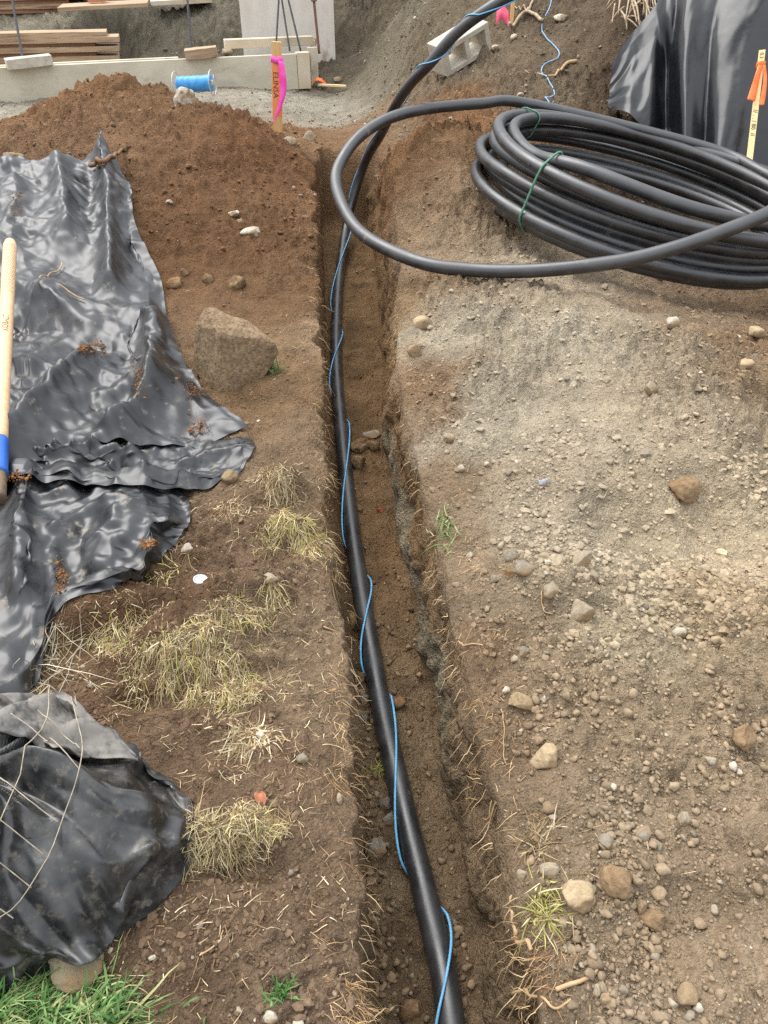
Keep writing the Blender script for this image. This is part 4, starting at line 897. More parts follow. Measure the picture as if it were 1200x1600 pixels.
strip([fr(.030, -.012, L - .11), fr(.042, -.022, L - .20), fr(.046, -.02, L - .28), fr(.030, -.025, L - .36), fr(.0, -.028, L - .44), fr(-.035, -.03, L - .50)],
      [np.array([.018, 0, 0]), np.array([.024, -.004, 0]), np.array([.022, .004, 0]), np.array([.016, 0, 0.004]), np.array([.012, 0, .008]), np.array([.008, 0, .008])], 'ribbon_tail', M_PINK, e)
lettering('ELINSA', 0.052, lambda x, y, z: fr(-0.008 + y, -0.0022 - z, L - 0.27 - x), mat('red_brown_ink', srgb(120, 60, 40), rough=0.8), e)
bs = at_t(1163, 318, 4.72); ts = at_t(1191, 79, 4.62)
e, fr, L = stake('survey_stake', 'marked wooden stake with orange ribbon in front of the hanging black sheet', bs, ts, 0.036, 0.022, M_LATH2, -0.5)
band = [fr(math.cos(t) * 0.024, 0.011 - math.sin(t) * 0.018, L - 0.085) for t in np.linspace(0, 2 * pi, 14)]
strip(band, [np.array([0, 0, .018])] * 14, 'ribbon', M_ORNG, e)
strip([fr(0, -.012, L - .09), fr(-.008, -.022, L - .15), fr(-.018, -.022, L - .22), fr(-.028, -.03, L - .295)], [np.array([.012, 0, 0]), np.array([.016, 0, 0]), np.array([.020, 0, 0]), np.array([.025, 0.0, -.004])], 'ribbon_tail', M_ORNG, e)
strip([fr(.02, -.006, L - .09), fr(.034, -.006, L - .16), fr(.036, -.004, L - .24), fr(.032, -.006, L - .32)], [np.array([.008, 0, 0]), np.array([.014, 0, 0]), np.array([.015, 0, 0]), np.array([.014, 0, 0])], 'ribbon_tail', M_ORNG, e)
lettering('// . . / 80  //', 0.034, lambda x, y, z: fr(y, -0.0012 - z, L - 0.42 - x), M_BLK, e)
lettering('0.3', 0.028, lambda x, y, z: fr(y, -0.0012 - z, L - 0.035 - x), M_BLK, e)

# ------------------------------------------------------------------ footing form, timber, panel, rebar
M_FORM = mat('weathered_form_board', srgb(186, 178, 158), srgb(204, 196, 176), scale=3.0, rough=0.9, bump=0.002, bscale=30, c3=srgb(150, 140, 120), scale3=2.2, lo3=0.55, hi3=0.75, stretch=(1, 1, 2))
M_FORM2 = mat('pale_form_board', srgb(206, 194, 172), srgb(190, 174, 148), scale=4, rough=0.9, bump=0.002, bscale=30, c3=srgb(160, 146, 122), scale3=3, lo3=0.6, hi3=0.75)
M_CONC = mat('concrete', srgb(172, 164, 148), srgb(196, 188, 172), scale=14, rough=0.93, bump=0.003, bscale=60, c3=srgb(140, 128, 108), scale3=5, lo3=0.58, hi3=0.7)
M_OLD = mat('grey_timber', srgb(150, 126, 100), srgb(176, 152, 124), scale=7, rough=0.9, stretch=(0.4, 6, 6), bump=0.002, bscale=30, c3=srgb(116, 84, 62), scale3=3, lo3=0.52, hi3=0.68)
M_OLDR = mat('red_brown_timber', srgb(128, 92, 70), srgb(150, 114, 88), scale=7, rough=0.9, stretch=(0.4, 6, 6), bump=0.002, bscale=30)
M_PLY = mat('whitewashed_plywood', srgb(200, 192, 180), srgb(216, 210, 200), scale=5, rough=0.85, c3=srgb(176, 156, 140), scale3=4, lo3=0.58, hi3=0.72, stretch=(1, 1, .5))
M_RUST = mat('rusty_steel', srgb(104, 72, 62), srgb(128, 92, 80), scale=60, rough=0.8); M_DARK = mat('dark_steel', srgb(72, 72, 76), srgb(92, 90, 92), scale=60, rough=0.6)
A = np.array(at_z(0, 158, 0)); B = np.array(at_z(466, 131.5, 0)); fd = (B - A) / np.linalg.norm(B - A); fn = np.array([fd[1], -fd[0], 0]); yaw = math.atan2(fd[1], fd[0])
def fbox(name, along, length, back, th, z0, h, m, parent, bev=0.004, wob=0.0, roll=0.0):
    """a board of the form: along = distance of its middle from A, back = distance of its middle behind the face"""
    c = A + fd * along - fn * back; me = box_mesh(name, length, th, h, bev, wob, int(along * 10) + 3, 6)
    me.transform(Matrix.Translation((c[0], c[1], z0)) @ Matrix.Rotation(yaw, 4, 'Z') @ Matrix.Rotation(roll, 4, 'X')); return part(name, me, m, parent)
LF = np.linalg.norm(B - A)
ff = prop(empty('footing_form', A), 'long pale concrete form wall across the back of the dug ground', 'form wall')
fbox('front_board', (LF - 3.0) / 2, LF + 3.0, 0.025, 0.05, -0.05, 0.335, M_FORM, ff, wob=0.002)
fbox('concrete_fill', (LF - 3.0) / 2, LF + 2.8, 0.21, 0.31, -0.05, 0.29, M_CONC, ff)
fbox('back_board', (LF - 3.0) / 2 - .6, LF + 1.8, 0.395, 0.045, -0.05, 0.31, M_FORM, ff)
fbox('end_board', LF + 0.075, 0.14, 0.05, 0.10, -0.05, 0.345, M_FORM2, ff)
fbox('end_board', LF + 0.155, 0.006, 0.09, 0.20, -0.02, 0.30, M_FORM, ff)
fbox('cap_board', LF - 0.20, 0.98, 0.42, 0.09, 0.315, 0.085, M_FORM2, ff, roll=0.03)
fbox('side_board', LF + 0.24, 0.11, 0.26, 0.05, -0.02, 0.33, M_FORM, ff)
fbox('side_board', LF + 0.31, 0.06, 0.52, 0.06, -0.02, 0.37, M_FORM2, ff); fbox('side_board', LF + 0.40, 0.09, 0.75, 0.05, -0.02, 0.36, M_OLD, ff)
def board(name, label, px0, px1, py, Y0, Y1, w, th, m, cat='board', group=None, tilt=0.0):
    p0 = np.array(at_y(px0, py[0], Y0)); p1 = np.array(at_y(px1, py[1], Y1)); c = (p0 + p1) / 2; d = p1 - p0; L = np.linalg.norm(d)
    o = obj(name, box_mesh(name, L, w, th, 0.004, 0.002, int(px1 + py[0] * 7), 5), m); o.location = c; o.rotation_euler = (tilt, -math.asin(d[2] / L), math.atan2(d[1], d[0]))
    prop(o, label, cat, group); return o
g = 'planks stacked behind the form'; hb = 0.052
for k, (xr_, m, lab) in enumerate([(187, M_OLD, 'lowest plank in sight of the stack behind the form'), (152, M_OLDR, 'reddish plank second from below in the stack behind the form'), (187, M_OLD, 'middle plank of the stack behind the form, ending with a ragged tip'),
                                   (150, M_OLDR, 'short reddish plank just below the top two of the stack'), (187, M_OLD, 'second plank from the top of the stack, longer than the top one'), (168, M_OLD, 'topmost pale plank of the stack behind the form')]):
    py = 93 - k * 7.4; board('plank', lab, -160, xr_, (py + 7, py), 9.25, 9.75, 0.26, 0.052, m, 'plank', g)
board('timber_bearer', 'thick timber block carrying the plank stack, low behind the form', -120, 150, (140, 138), 9.5, 9.7, 0.24, 0.30, M_OLDR, 'timber')
g = 'planks lying on top of the bank'
for k, (xr_, m, lab) in enumerate([(112, M_OLDR, 'lowest dark plank of the pile on the bank'), (128, M_OLD, 'second plank from below of the pile on the bank'), (110, M_OLDR, 'third plank from below of the pile on the bank'), (135, M_OLD, 'uppermost plank of the pile on the bank')]):
    board('plank', lab, -200, xr_, (25 - k * 7, 18 - k * 7), 11.0, 11.5, 0.28, 0.05, m, 'plank', g)
board('plank', 'wide grey plank jutting out over the shaded hollow in the bank', 95, 232, (15, 8), 10.7, 10.9, 0.5, 0.04, M_OLD, 'plank'); board('plank', 'light plank on the bank top right of the jutting plank', 236, 330, (8, 3), 11.2, 11.4, 0.25, 0.05, M_FORM2, 'plank')
board('brick', 'orange brick piece on the jutting plank', 140, 168, (4, 2), 10.85, 10.85, 0.12, 0.09, mat('brick', srgb(190, 128, 96), srgb(172, 110, 80), scale=20, rough=0.9), 'brick')
board('wood_block', 'rough grey wood offcut on the left end of the form', 12, 82, (108, 100), 8.55, 8.75, 0.16, 0.085, M_CONC, 'wood block'); board('wood_block', 'short pale wood offcut on the form above the blue spool', 291, 340, (92, 87), 9.2, 9.25, 0.2, 0.085, M_OLD, 'wood block')
def rod(name, label, a, b, r, m, cap=None):
    e = prop(empty(name, b), label, 'rebar stake', 'steel rods standing along the form'); P = np.linspace(a, b, 14); part('rod', tube_mesh('rod', P, r * (1 + 0.06 * (np.arange(14) % 2)), 8), m, e)
    if cap: part('rod_head', tube_mesh('rod_head', [np.array(a) + [0, 0, .0], np.array(a) + [0, 0, .012], np.array(a) + [0, 0, .02]], [r * 2.2, r * 2.4, r * 1.8], 12), m, e)
rod('rebar_stake', 'leaning steel rod at the left end of the form', at_y(12, -40, 9.0), at_y(38, 105, 8.7), .012, M_DARK); rod('rebar_stake', 'upright steel rod behind the offcut above the spool', at_y(290, -40, 9.5), at_y(299, 85, 9.35), .012, M_DARK)
rod('rebar_stake', 'thin steel rod just above the pink-flagged stake', at_y(438, -40, 9.9), at_y(431, 76, 9.75), .010, M_DARK); rod('rebar_stake', 'left one of two slanting rods before the plywood panel', at_y(434, -40, 9.95), at_y(453, 80, 9.8), .010, M_DARK)
rod('rebar_stake', 'right one of two slanting rods before the plywood panel', at_y(441, -40, 9.95), at_y(470, 80, 9.8), .010, M_DARK); rod('rebar_stake', 'rusty headed rod at the right side of the plywood panel', at_y(490.5, 2, 9.95), at_y(499, 84, 9.9), .014, M_RUST, True)
p0 = at_y(386, 92, 10.25); p1 = at_y(520, 86, 10.35); me = box_mesh('plywood_panel', 1.05, 0.02, 1.35, 0.003, 0.0, 1, 2); o = obj('plywood_panel', me, M_PLY); o.location = ((p0[0] + p1[0]) / 2, 10.3, 0.02); o.rotation_euler = (R(-4), 0, math.atan2(.1, 1))
prop(o, 'whitewashed plywood panel standing behind the end of the form', 'panel')
# fallen stake with orange flag
p0 = hit(487, 136); p1 = hit(541, 140); e = prop(empty('fallen_stake', p0), 'short stake with orange flag lying on the ground by the form corner', 'survey stake')
me = box_mesh('post', np.linalg.norm(p1 - p0) * .8, 0.035, 0.02, .002); me.transform(Matrix.Translation(p0 * .4 + p1 * .6 + [0, 0, .02]) @ Matrix.Rotation(math.atan2(p1[1] - p0[1], p1[0] - p0[0]), 4, 'Z')); part('post', me, M_LATH2, e)
c = hit(495, 136); strip([c + [-.05, 0, .03], c + [0, -.02, .08], c + [.05, 0, .07], c + [.10, .02, .03]], [np.array([0, .035, .01])] * 4, 'ribbon', M_ORNG, e)

# ------------------------------------------------------------------ blue wire spool
c = np.array(at_y(304, 131, 8.35)); k = depth_of(c) / FPX; e = prop(empty('wire_spool', (c[0], c[1], H(c[0], c[1]))), 'spool of bright blue wire with wire hoop flanges before the form', 'wire spool')
sxd = np.array([.985, -.12, .06]); sxd /= np.linalg.norm(sxd); P = c + sxd * np.linspace(-27, 28, 90)[:, None] * k
M_BW = mat('bright_blue_wire', srgb(48, 138, 208), srgb(80, 160, 222), scale=25, rough=0.45); M_HOOP = mat('galvanised_wire', srgb(190, 188, 180), rough=0.4, metal=0.3); M_CORE = mat('clear_spool_core', srgb(190, 184, 170), rough=0.4)
r = k * (10.5 + 0.9 * np.abs(np.sin(np.arange(90) * 1.2)) + 0.8 * perlin(np.arange(90) * .12, 0.3, 600)); part('winding', tube_mesh('winding', P, r, 24), M_BW, e)
P2 = c + sxd * np.linspace(-30, 30, 4)[:, None] * k; part('core', tube_mesh('core', P2, 4.5 * k, 14), M_CORE, e)
f1 = np.cross(sxd, [0, 0, 1]); f1 /= np.linalg.norm(f1); f2 = np.cross(f1, sxd)
for s in (-30, 29):
    a = np.linspace(0, 2 * pi, 40); cc_ = c + sxd * s * k + np.array([0, 0, 0.002]); P3 = cc_ + 17.5 * k * (np.cos(a)[:, None] * f1 + np.sin(a)[:, None] * f2)
    fl = part('hoop', tube_mesh('hoop', P3, 0.0045, 6, False), M_HOOP, e)
    for t in (0.4, 2.5, 4.6): part('spoke', tube_mesh('spoke', [cc_, cc_ + 17.5 * k * (math.cos(t) * f1 + math.sin(t) * f2)], 0.003, 5), M_HOOP, e)

# ------------------------------------------------------------------ concrete block on the bank
def block(sx=0.46, sy=0.22, sz=0.22):
    xs = [-sx / 2, -sx / 2 + .045, -.022, .022, sx / 2 - .045, sx / 2]; zs = [0, .04, sz - .04, sz]; bm = bmesh.new()
    hole = lambda i, j: j == 1 and i in (1, 3)
    for i in range(5):
        for j in range(3):
            if hole(i, j): continue
            q = [(xs[i], zs[j]), (xs[i + 1], zs[j]), (xs[i + 1], zs[j + 1]), (xs[i], zs[j + 1])]
            for yy, fl in ((-sy / 2, False), (sy / 2, True)):
                v = [bm.verts.new((a, yy, b)) for a, b in (q[::-1] if fl else q)]; bm.faces.new(v)
            for n_, (di, dj) in enumerate(((0, -1), (1, 0), (0, 1), (-1, 0))):
                ii, jj = i + di, j + dj
                if 0 <= ii < 5 and 0 <= jj < 3 and not hole(ii, jj): continue
                a, b = q[n_], q[(n_ + 1) % 4]; bm.faces.new([bm.verts.new(t) for t in ((a[0], sy / 2, a[1]), (b[0], sy / 2, b[1]), (b[0], -sy / 2, b[1]), (a[0], -sy / 2, a[1]))])
    bmesh.ops.remove_doubles(bm, verts=bm.verts, dist=1e-5); bmesh.ops.recalc_face_normals(bm, faces=bm.faces[:])
    bmesh.ops.bevel(bm, geom=[e_ for e_ in bm.edges if len(e_.link_faces) == 2 and e_.calc_face_angle(0) > .6], offset=.004, segments=1, affect='EDGES')
    me = bpy.data.meshes.new('concrete_block'); bm.to_mesh(me); bm.free(); return me
pb = hit(722, 96); o = obj('concrete_block', block(), M_CONC)
zx = np.array([.80, .48, .36]); zx /= np.linalg.norm(zx); yy = np.array([-.50, .80, .10]); yy -= zx * yy.dot(zx); yy /= np.linalg.norm(yy); zz = np.cross(zx, yy)
o.matrix_world = Matrix(((zx[0], yy[0], zz[0], pb[0]), (zx[1], yy[1], zz[1], pb[1]), (zx[2], yy[2], zz[2], pb[2] - .0), (0, 0, 0, 1)))
prop(o, 'hollow grey concrete block tipped on the bank behind the rising pipe', 'concrete block')

# small stake with a scrap of pink tape behind the block
bs = hit(799, 36); e, fr, L = stake('survey_stake', 'small wooden stake with a pink tape scrap beside the concrete block', bs, bs + np.array([0, .02, .5]), 0.03, 0.02, M_LATH)
c = hit(784, 38); strip([c + [-.05, 0, .04], c + [-.01, 0, .09], c + [.04, 0, .05], c + [.06, -.01, .01]], [np.array([0, .02, .05])] * 4, 'ribbon', mat('rose_tape', srgb(226, 70, 104), srgb(240, 110, 140), scale=20, rough=.5), e)

# ------------------------------------------------------------------ blue string, branches and roots on the bank
def ground_line(pts, n=50, up=0.006, wig=0.0, seed=0):
    q = resample([hit(a, b) for a, b in pts], n); q[:, 0] += wig * perlin(np.arange(n) * .35, 1.5, seed); z = H(q[:, 0], q[:, 1]) + up
    for _ in range(4): z[1:-1] = np.maximum(0.25 * z[:-2] + 0.5 * z[1:-1] + 0.25 * z[2:], z[1:-1] - 0.004)
    for _ in range(6): q[1:-1, :2] = 0.25 * q[:-2, :2] + 0.5 * q[1:-1, :2] + 0.25 * q[2:, :2]
    q[:, 2] = z; return q
M_STR = mat('blue_string', srgb(110, 152, 190), srgb(140, 178, 208), scale=40, rough=.7)
q = ground_line([(866, -20), (858, 15), (847, 35), (850, 55), (866, 75), (875, 88), (872, 95), (850, 102), (846, 112), (856, 126), (866, 138), (866, 152), (852, 158), (846, 152), (856, 156), (864, 162)], 90, .012)
e = prop(empty('blue_string', q[-1]), 'loose blue string snaking down the bank behind the coil', 'string'); part('strand', tube_mesh('strand', q, .005, 5), M_STR, e)
M_ROOT = mat('pale_root', srgb(186, 158, 120), srgb(156, 124, 90), scale=40, rough=.85, bump=.001, bscale=120); M_STICK = mat('bleached_stick', srgb(190, 172, 146), srgb(150, 128, 104), scale=30, rough=.9, stretch=(1, 1, .3))
def branch(name, label, lines, m, cat):
    e = prop(empty(name, hit(*lines[0][0][0])), label, cat)
    for n_, (pts, r0, r1, up) in enumerate(lines):
        q = ground_line(pts, 30, up, .004, n_ + 3); part('limb' if n_ == 0 else 'twig', tube_mesh('limb', q, np.linspace(r0, r1, 30), 7), m, e)
branch('root', 'thick bent root lying on the bank behind the coil', [([(820, 114), (845, 117), (860, 122), (872, 112), (885, 101), (900, 99)], .006, .014, .015)], M_ROOT, 'root')
branch('dead_branch', 'forked dead branch on the bank by the pink tape', [([(796, 42), (812, 32), (824, 26), (838, 32), (846, 40)], .012, .014, .03), ([(824, 26), (828, 16), (832, 5)], .012, .007, .03), ([(824, 26), (812, 20), (805, 16)], .008, .005, .02)], M_STICK, 'branch')
rg = random.Random(12); e = prop(empty('brush_pile', hit(985, 30)), 'tangled pile of bleached sticks left of the hanging black sheet', 'brush pile')
for k_ in range(52):
    a = rg.uniform(950, 1022); b = rg.uniform(-20, 44 - max(0, (a - 990)) * .7); an = rg.choice([rg.uniform(.9, 1.5), rg.uniform(.2, 2.9)]); l = rg.uniform(14, 46)
    q0 = hit(a, b); q1 = hit(a + math.cos(an) * l, b + math.sin(an) * l); z = rg.uniform(.01, .10)
    P = resample([q0 + [0, 0, z + .05], (q0 + q1) / 2 + [0, 0, z + .05 + rg.uniform(0, .04)], q1 + [0, 0, z + rg.uniform(0, .06)]], 8); part('stick', tube_mesh('stick', P, np.linspace(rg.uniform(.006, .012), .004, 8), 5), M_STICK, e)
for pts, lab in [([(142, 262), (160, 258), (178, 250), (192, 236)], 'brown stick across the top edge of the plastic sheet')]:
    q = resample([hit_on(Htarp, a, b) for a, b in pts], 20); q[:, 2] = np.maximum(Htarp(q[:, 0], q[:, 1]), q[:, 2]) + .012; o = obj('stick', tube_mesh('stick', q, np.linspace(.014, .008, 20), 7), M_STICK); prop(o, lab, 'stick')
    o.data.materials[0] = mat('brown_stick', srgb(128, 96, 66), srgb(108, 80, 54), scale=40, rough=.9)
for pts, lab in [([(62, 437), (78, 430), (92, 425), (98, 413)], 'thin straw root on the plastic sheet, upper one'), ([(92, 446), (105, 455), (115, 462), (132, 470)], 'thin straw root on the plastic sheet, lower one')]:
    q = resample([hit_on(Htarp, a, b) for a, b in pts], 20); q[:, 2] = Htarp(q[:, 0], q[:, 1]) + .006; o = obj('root', tube_mesh('root', q, .0032, 5), M_ROOT); prop(o, lab, 'root')
# notable roots by the trench
for pts, r, lab in [([(505, 980), (535, 988), (552, 1003), (563, 1020), (571, 1040)], .0022, 'wiry root hanging from the left lip over the pipe'), ([(710, 1010), (725, 1009), (745, 1006), (752, 1012)], .003, 'pale root sticking out on the right trench slope'),
                    ([(783, 1110), (787, 1150), (790, 1195)], .0016, 'long thin root on the right slope above the cream stone'), ([(790, 1600), (812, 1560), (835, 1520), (842, 1515)], .0018, 'thin root rising from the bottom edge right of the trench'),
                    ([(872, 1548), (900, 1537), (920, 1530), (932, 1520), (940, 1505)], .0045, 'knobbly whitish root in the lower right'), ([(798, 1560), (865, 1578), (882, 1568), (890, 1563)], .0035, 'short pale stick at the bottom right of the trench'),
                    ([(800, 1405), (803, 1440), (812, 1470), (830, 1487)], .007, 'thick buried root curving at the right trench lip'), ([(308, 1494), (330, 1485), (345, 1470), (350, 1455)], .0020, 'bent dry stem on the bare soil lower left'),
                    ([(845, 925), (848, 940), (850, 955), (865, 960)], .0022, 'curly root under the blocky clod')]:
    q = ground_line(pts, 30, r, .006, int(pts[0][0])); o = obj('root', tube_mesh('root', q, np.linspace(r, r * .6, 30), 6), M_ROOT); prop(o, lab, 'root')
# orange leaf
p = hit(405, 1253); G = np.zeros((9, 7, 3)); k = depth_of(p) / FPX
for i in range(9):
    t = i / 8; w = 9 * math.sin(pi * (0.06 + .92 * t)) ** .8
    for j in range(7):
        u_ = j / 3 - 1; G[i, j] = p + np.array([u_ * w * k + t * 6 * k, (1 - 2 * t) * 12 * k, .006 + .008 * u_ * u_ + .006 * math.sin(t * 5)])
o = obj('dead_leaf', grid_mesh('dead_leaf', G), mat('orange_leaf', srgb(180, 118, 86), srgb(160, 100, 70), scale=60, rough=.7)); sheet_mods(o, .0006); prop(o, 'curled orange leaf on the soil above the straw clump', 'leaf')

# ------------------------------------------------------------------ grass, roots and litter
def blades(mb, base_pts, dirs, length, width, cols, droop, segs=4, rng=RNG, hf=H):
    n = len(base_pts); t = np.linspace(0, 1, segs + 1)
    L = length * rng.uniform(.5, 1.2, n); w = width * rng.uniform(.6, 1.3, n); az = rng.uniform(0, 2 * pi, n)
    d = dirs / (np.linalg.norm(dirs, axis=1)[:, None] + 1e-9); horiz = d.copy(); horiz[:, 2] = 0
    sd_ = np.cross(d, rng.normal(size=(n, 3))); sd_ /= np.linalg.norm(sd_, axis=1)[:, None] + 1e-9; kink = rng.normal(size=(n, 3)) * .18
    V = np.zeros((n, segs + 1, 2, 3))
    for i, q in enumerate(t):
        p = base_pts + d * (L * q)[:, None] + kink * (L * q * q)[:, None]; p[:, 2] -= droop * L * q * q * rng.uniform(.5, 1.3, n)
        p[:, 2] = np.maximum(p[:, 2], hf(p[:, 0], p[:, 1]) + .0015)
        ww = (w * (1 - q) ** .6 * .5 + .0002)[:, None] * sd_; V[:, i, 0] = p - ww; V[:, i, 1] = p + ww
    V = V.reshape(-1, 3); k = (segs + 1) * 2; b = (np.arange(n) * k)[:, None, None]; s = (np.arange(segs) * 2)[None, :, None]
    F = (b + s + np.array([0, 1, 3, 2])[None, None]).reshape(-1, 4)
    c = np.repeat(cols, k, axis=0); mb.add(V, F); mb.C.append(c)
def spots(polys, n, rng=RNG):
    """n ground points scattered round photo points (px, py, spread x, spread y, weight)"""
    w = np.array([p[4] for p in polys], float); idx = rng.choice(len(polys), n, p=w / w.sum()); out = np.zeros((n, 3))
    cs = [hit(p[0], p[1]) for p in polys]
    for i, p in enumerate(polys):
        m_ = idx == i; c = cs[i]; k = depth_of(c) / FPX; out[m_, 0] = c[0] + rng.normal(0, p[2] * k, m_.sum()); out[m_, 1] = c[1] + rng.normal(0, p[3] * k * 1.3, m_.sum())
    out[:, 2] = H(out[:, 0], out[:, 1]); return out
def palette(cols, n, rng=RNG, var=.15):
    c = np.array([srgb(*q) for q in cols])[rng.integers(0, len(cols), n)]; return c * rng.uniform(1 - var, 1 + var, (n, 1))
M_BLADE = mat('grass_blade', (1, 1, 1), (.92, .92, .92), scale=200, rough=.7, spec=.25, tint=True)
STRAW = [(196, 178, 138), (178, 156, 116), (212, 196, 160), (156, 130, 96), (134, 106, 76)]; YG = [(172, 168, 92), (164, 160, 86), (192, 178, 116), (202, 184, 138), (176, 154, 106)]; GRN = [(100, 138, 76), (84, 124, 64), (120, 154, 90), (144, 168, 108), (172, 170, 118)]
def clump(name, label, polys, n, length, width, pal, lean=(0, -.6, .35), spread=.85, droop=1.1, cat='grass clump', group='clumps of cut sod', mat_ted=True):
    P = spots(polys, int(n * (1.9 if mat_ted else 1))); d = RNG.normal(0, spread, (len(P), 3)) + np.array(lean)
    if mat_ted:                                        # thatch: thinned in patches, combed along a wandering direction, pressed flat
        ok = RNG.random(len(P)) < smooth(-.35, .35, fbm(P[:, 0], P[:, 1], 13, 2, 750)); P = P[ok]; d = d[ok]; az = 6.0 * perlin(P[:, 0] * 9, P[:, 1] * 9, 752)
        d[:, :2] = 0.9 * d[:, :2] + np.stack([np.cos(az), np.sin(az)], 1) * 0.45; d[:, 2] *= .7
    d[:, 2] = np.abs(d[:, 2]) * .8; mb = MB(); m_ = len(P); shade = 0.75 + 0.35 * smooth(-.3, .4, perlin(P[:, 0] * 17, P[:, 1] * 17, 754))
    blades(mb, P, d, length, width, palette(pal, m_) * shade[:, None], droop)
    c = hit(polys[0][0], polys[0][1]); e = prop(empty(name, c), label, cat, group); o = part('grass_blades', mb.mesh('grass_blades'), M_BLADE, e); o['kind'] = 'stuff'
clump('grass_clump', 'widest straw-coloured sod left of the trench, below the sheet corner', [(300, 1010, 45, 22, 3), (340, 1060, 38, 18, 3.4), (200, 985, 28, 16, 1.2), (250, 1040, 45, 18, 1.6), (165, 1010, 24, 18, .9), (300, 1085, 26, 8, 1.2)], 4200, .038, .0017, STRAW + STRAW + YG[:2])
clump('grass_clump', 'yellowish sod strip reaching up to the flat pale stone', [(400, 935, 18, 12, 2), (370, 960, 18, 10, 1.5), (420, 920, 14, 8, 1), (395, 985, 14, 14, 1)], 1200, .036, .0017, YG + STRAW + STRAW)
clump('grass_clump', 'dry sod lump right of the folded plastic strip', [(420, 745, 20, 9, 2), (440, 765, 18, 10, 1), (365, 795, 16, 18, .7)], 900, .045, .0017, STRAW, (0, -.4, .3))
clump('grass_clump', 'yellow-green grass spilling over the left trench lip', [(455, 815, 24, 9, 2), (485, 845, 20, 14, 2), (430, 830, 16, 10, 1)], 1200, .042, .0017, YG + STRAW, (.4, -.6, .3))
clump('grass_clump', 'pale straw clump beside the tied bundle', [(355, 1305, 30, 8, 1.6), (300, 1300, 14, 14, 1.0), (405, 1290, 20, 8, 1.2), (330, 1325, 30, 6, .8), (430, 1280, 10, 10, .4), (290, 1340, 8, 12, .4)], 1500, .042, .0015, STRAW + [(200, 190, 124), (210, 194, 150)], (0, .1, .6), .8, .6)
clump('grass_clump', 'dead white-tipped tuft below the widest sod', [(390, 1140, 20, 14, 2), (365, 1160, 20, 10, .6)], 240, .06, .0032, STRAW + [(206, 190, 158)], (0, -.5, .5))
clump('grass_clump', 'lush green grass in the bottom left corner', [(60, 1585, 50, 14, 3), (5, 1585, 30, 14, 2), (140, 1585, 28, 12, 1.4), (100, 1615, 60, 14, 2), (190, 1595, 16, 8, .4)], 900, .085, .0048, GRN, (.45, .2, .75), .42, .7, 'grass', mat_ted=False)
clump('grass_clump', 'sparse pale grass along the lower plastic corner', [(262, 880, 16, 12, 2), (280, 850, 10, 10, 1), (285, 800, 16, 12, .6)], 260, .06, .0026, YG + STRAW)
clump('weed_sprig', 'small green weed beside the boulder', [(424, 578, 9, 6, 1)], 60, .08, .003, GRN + YG[:2], (.1, -.1, 1), .5, .4, 'weed', 'small weeds', False); clump('weed_sprig', 'tiny green sprig near the bottom edge left of the trench', [(437, 1556, 9, 6, 1)], 60, .035, .0035, GRN[:3], (0, 0, 1), .6, .4, 'weed', 'small weeds', False)
clump('weed_sprig', 'green blades on the right trench slope', [(695, 830, 10, 14, 1), (688, 815, 5, 6, .6)], 46, .07, .004, GRN, (.1, -.4, .6), .5, .6, 'weed', 'small weeds', False); clump('weed_sprig', 'yellow-green weed left of the biggest cream stone', [(850, 1412, 14, 14, 1), (848, 1440, 8, 10, .6)], 130, .055, .0032, YG[:3] + [(214, 206, 160)], (0, -.1, .9), .6, .4, 'weed', 'small weeds', False)
clump('weed_sprig', 'yellow weed on the trench floor left of the pipe', [(587, 1205, 9, 8, 1)], 50, .04, .0028, YG[:2], (0, 0, .8), .6, .4, 'weed', 'small weeds', False); clump('weed_sprig', 'straw tuft on the right lip above the pale grey stone', [(835, 1320, 12, 8, 1)], 70, .06, .0024, STRAW, (0, 0, .8), .7, .5, 'weed', 'small weeds', False)
clump('dry_tangle', 'tangle of dry stems where sheet and bundle meet', [(40, 1010, 30, 20, 2), (60, 1050, 25, 20, 1.5)], 150, .17, .0022, [(206, 196, 172), (190, 176, 146), (168, 150, 112)], (.2, 0, .5), .8, .7, 'dry stems', 'clumps of cut sod')
clump('dry_thatch', 'thin mat of dead thatch between the sods on the left ground', [(330, 1010, 90, 60, 2), (440, 800, 40, 60, 1.5), (380, 1180, 60, 40, 1), (350, 1310, 70, 40, 1.2), (470, 1100, 30, 120, 1), (250, 900, 60, 40, .7)], 1500, .03, .0014, STRAW + [(146, 118, 84)], (0, -.2, .12), .9, 1.2, 'thatch', 'clumps of cut sod')
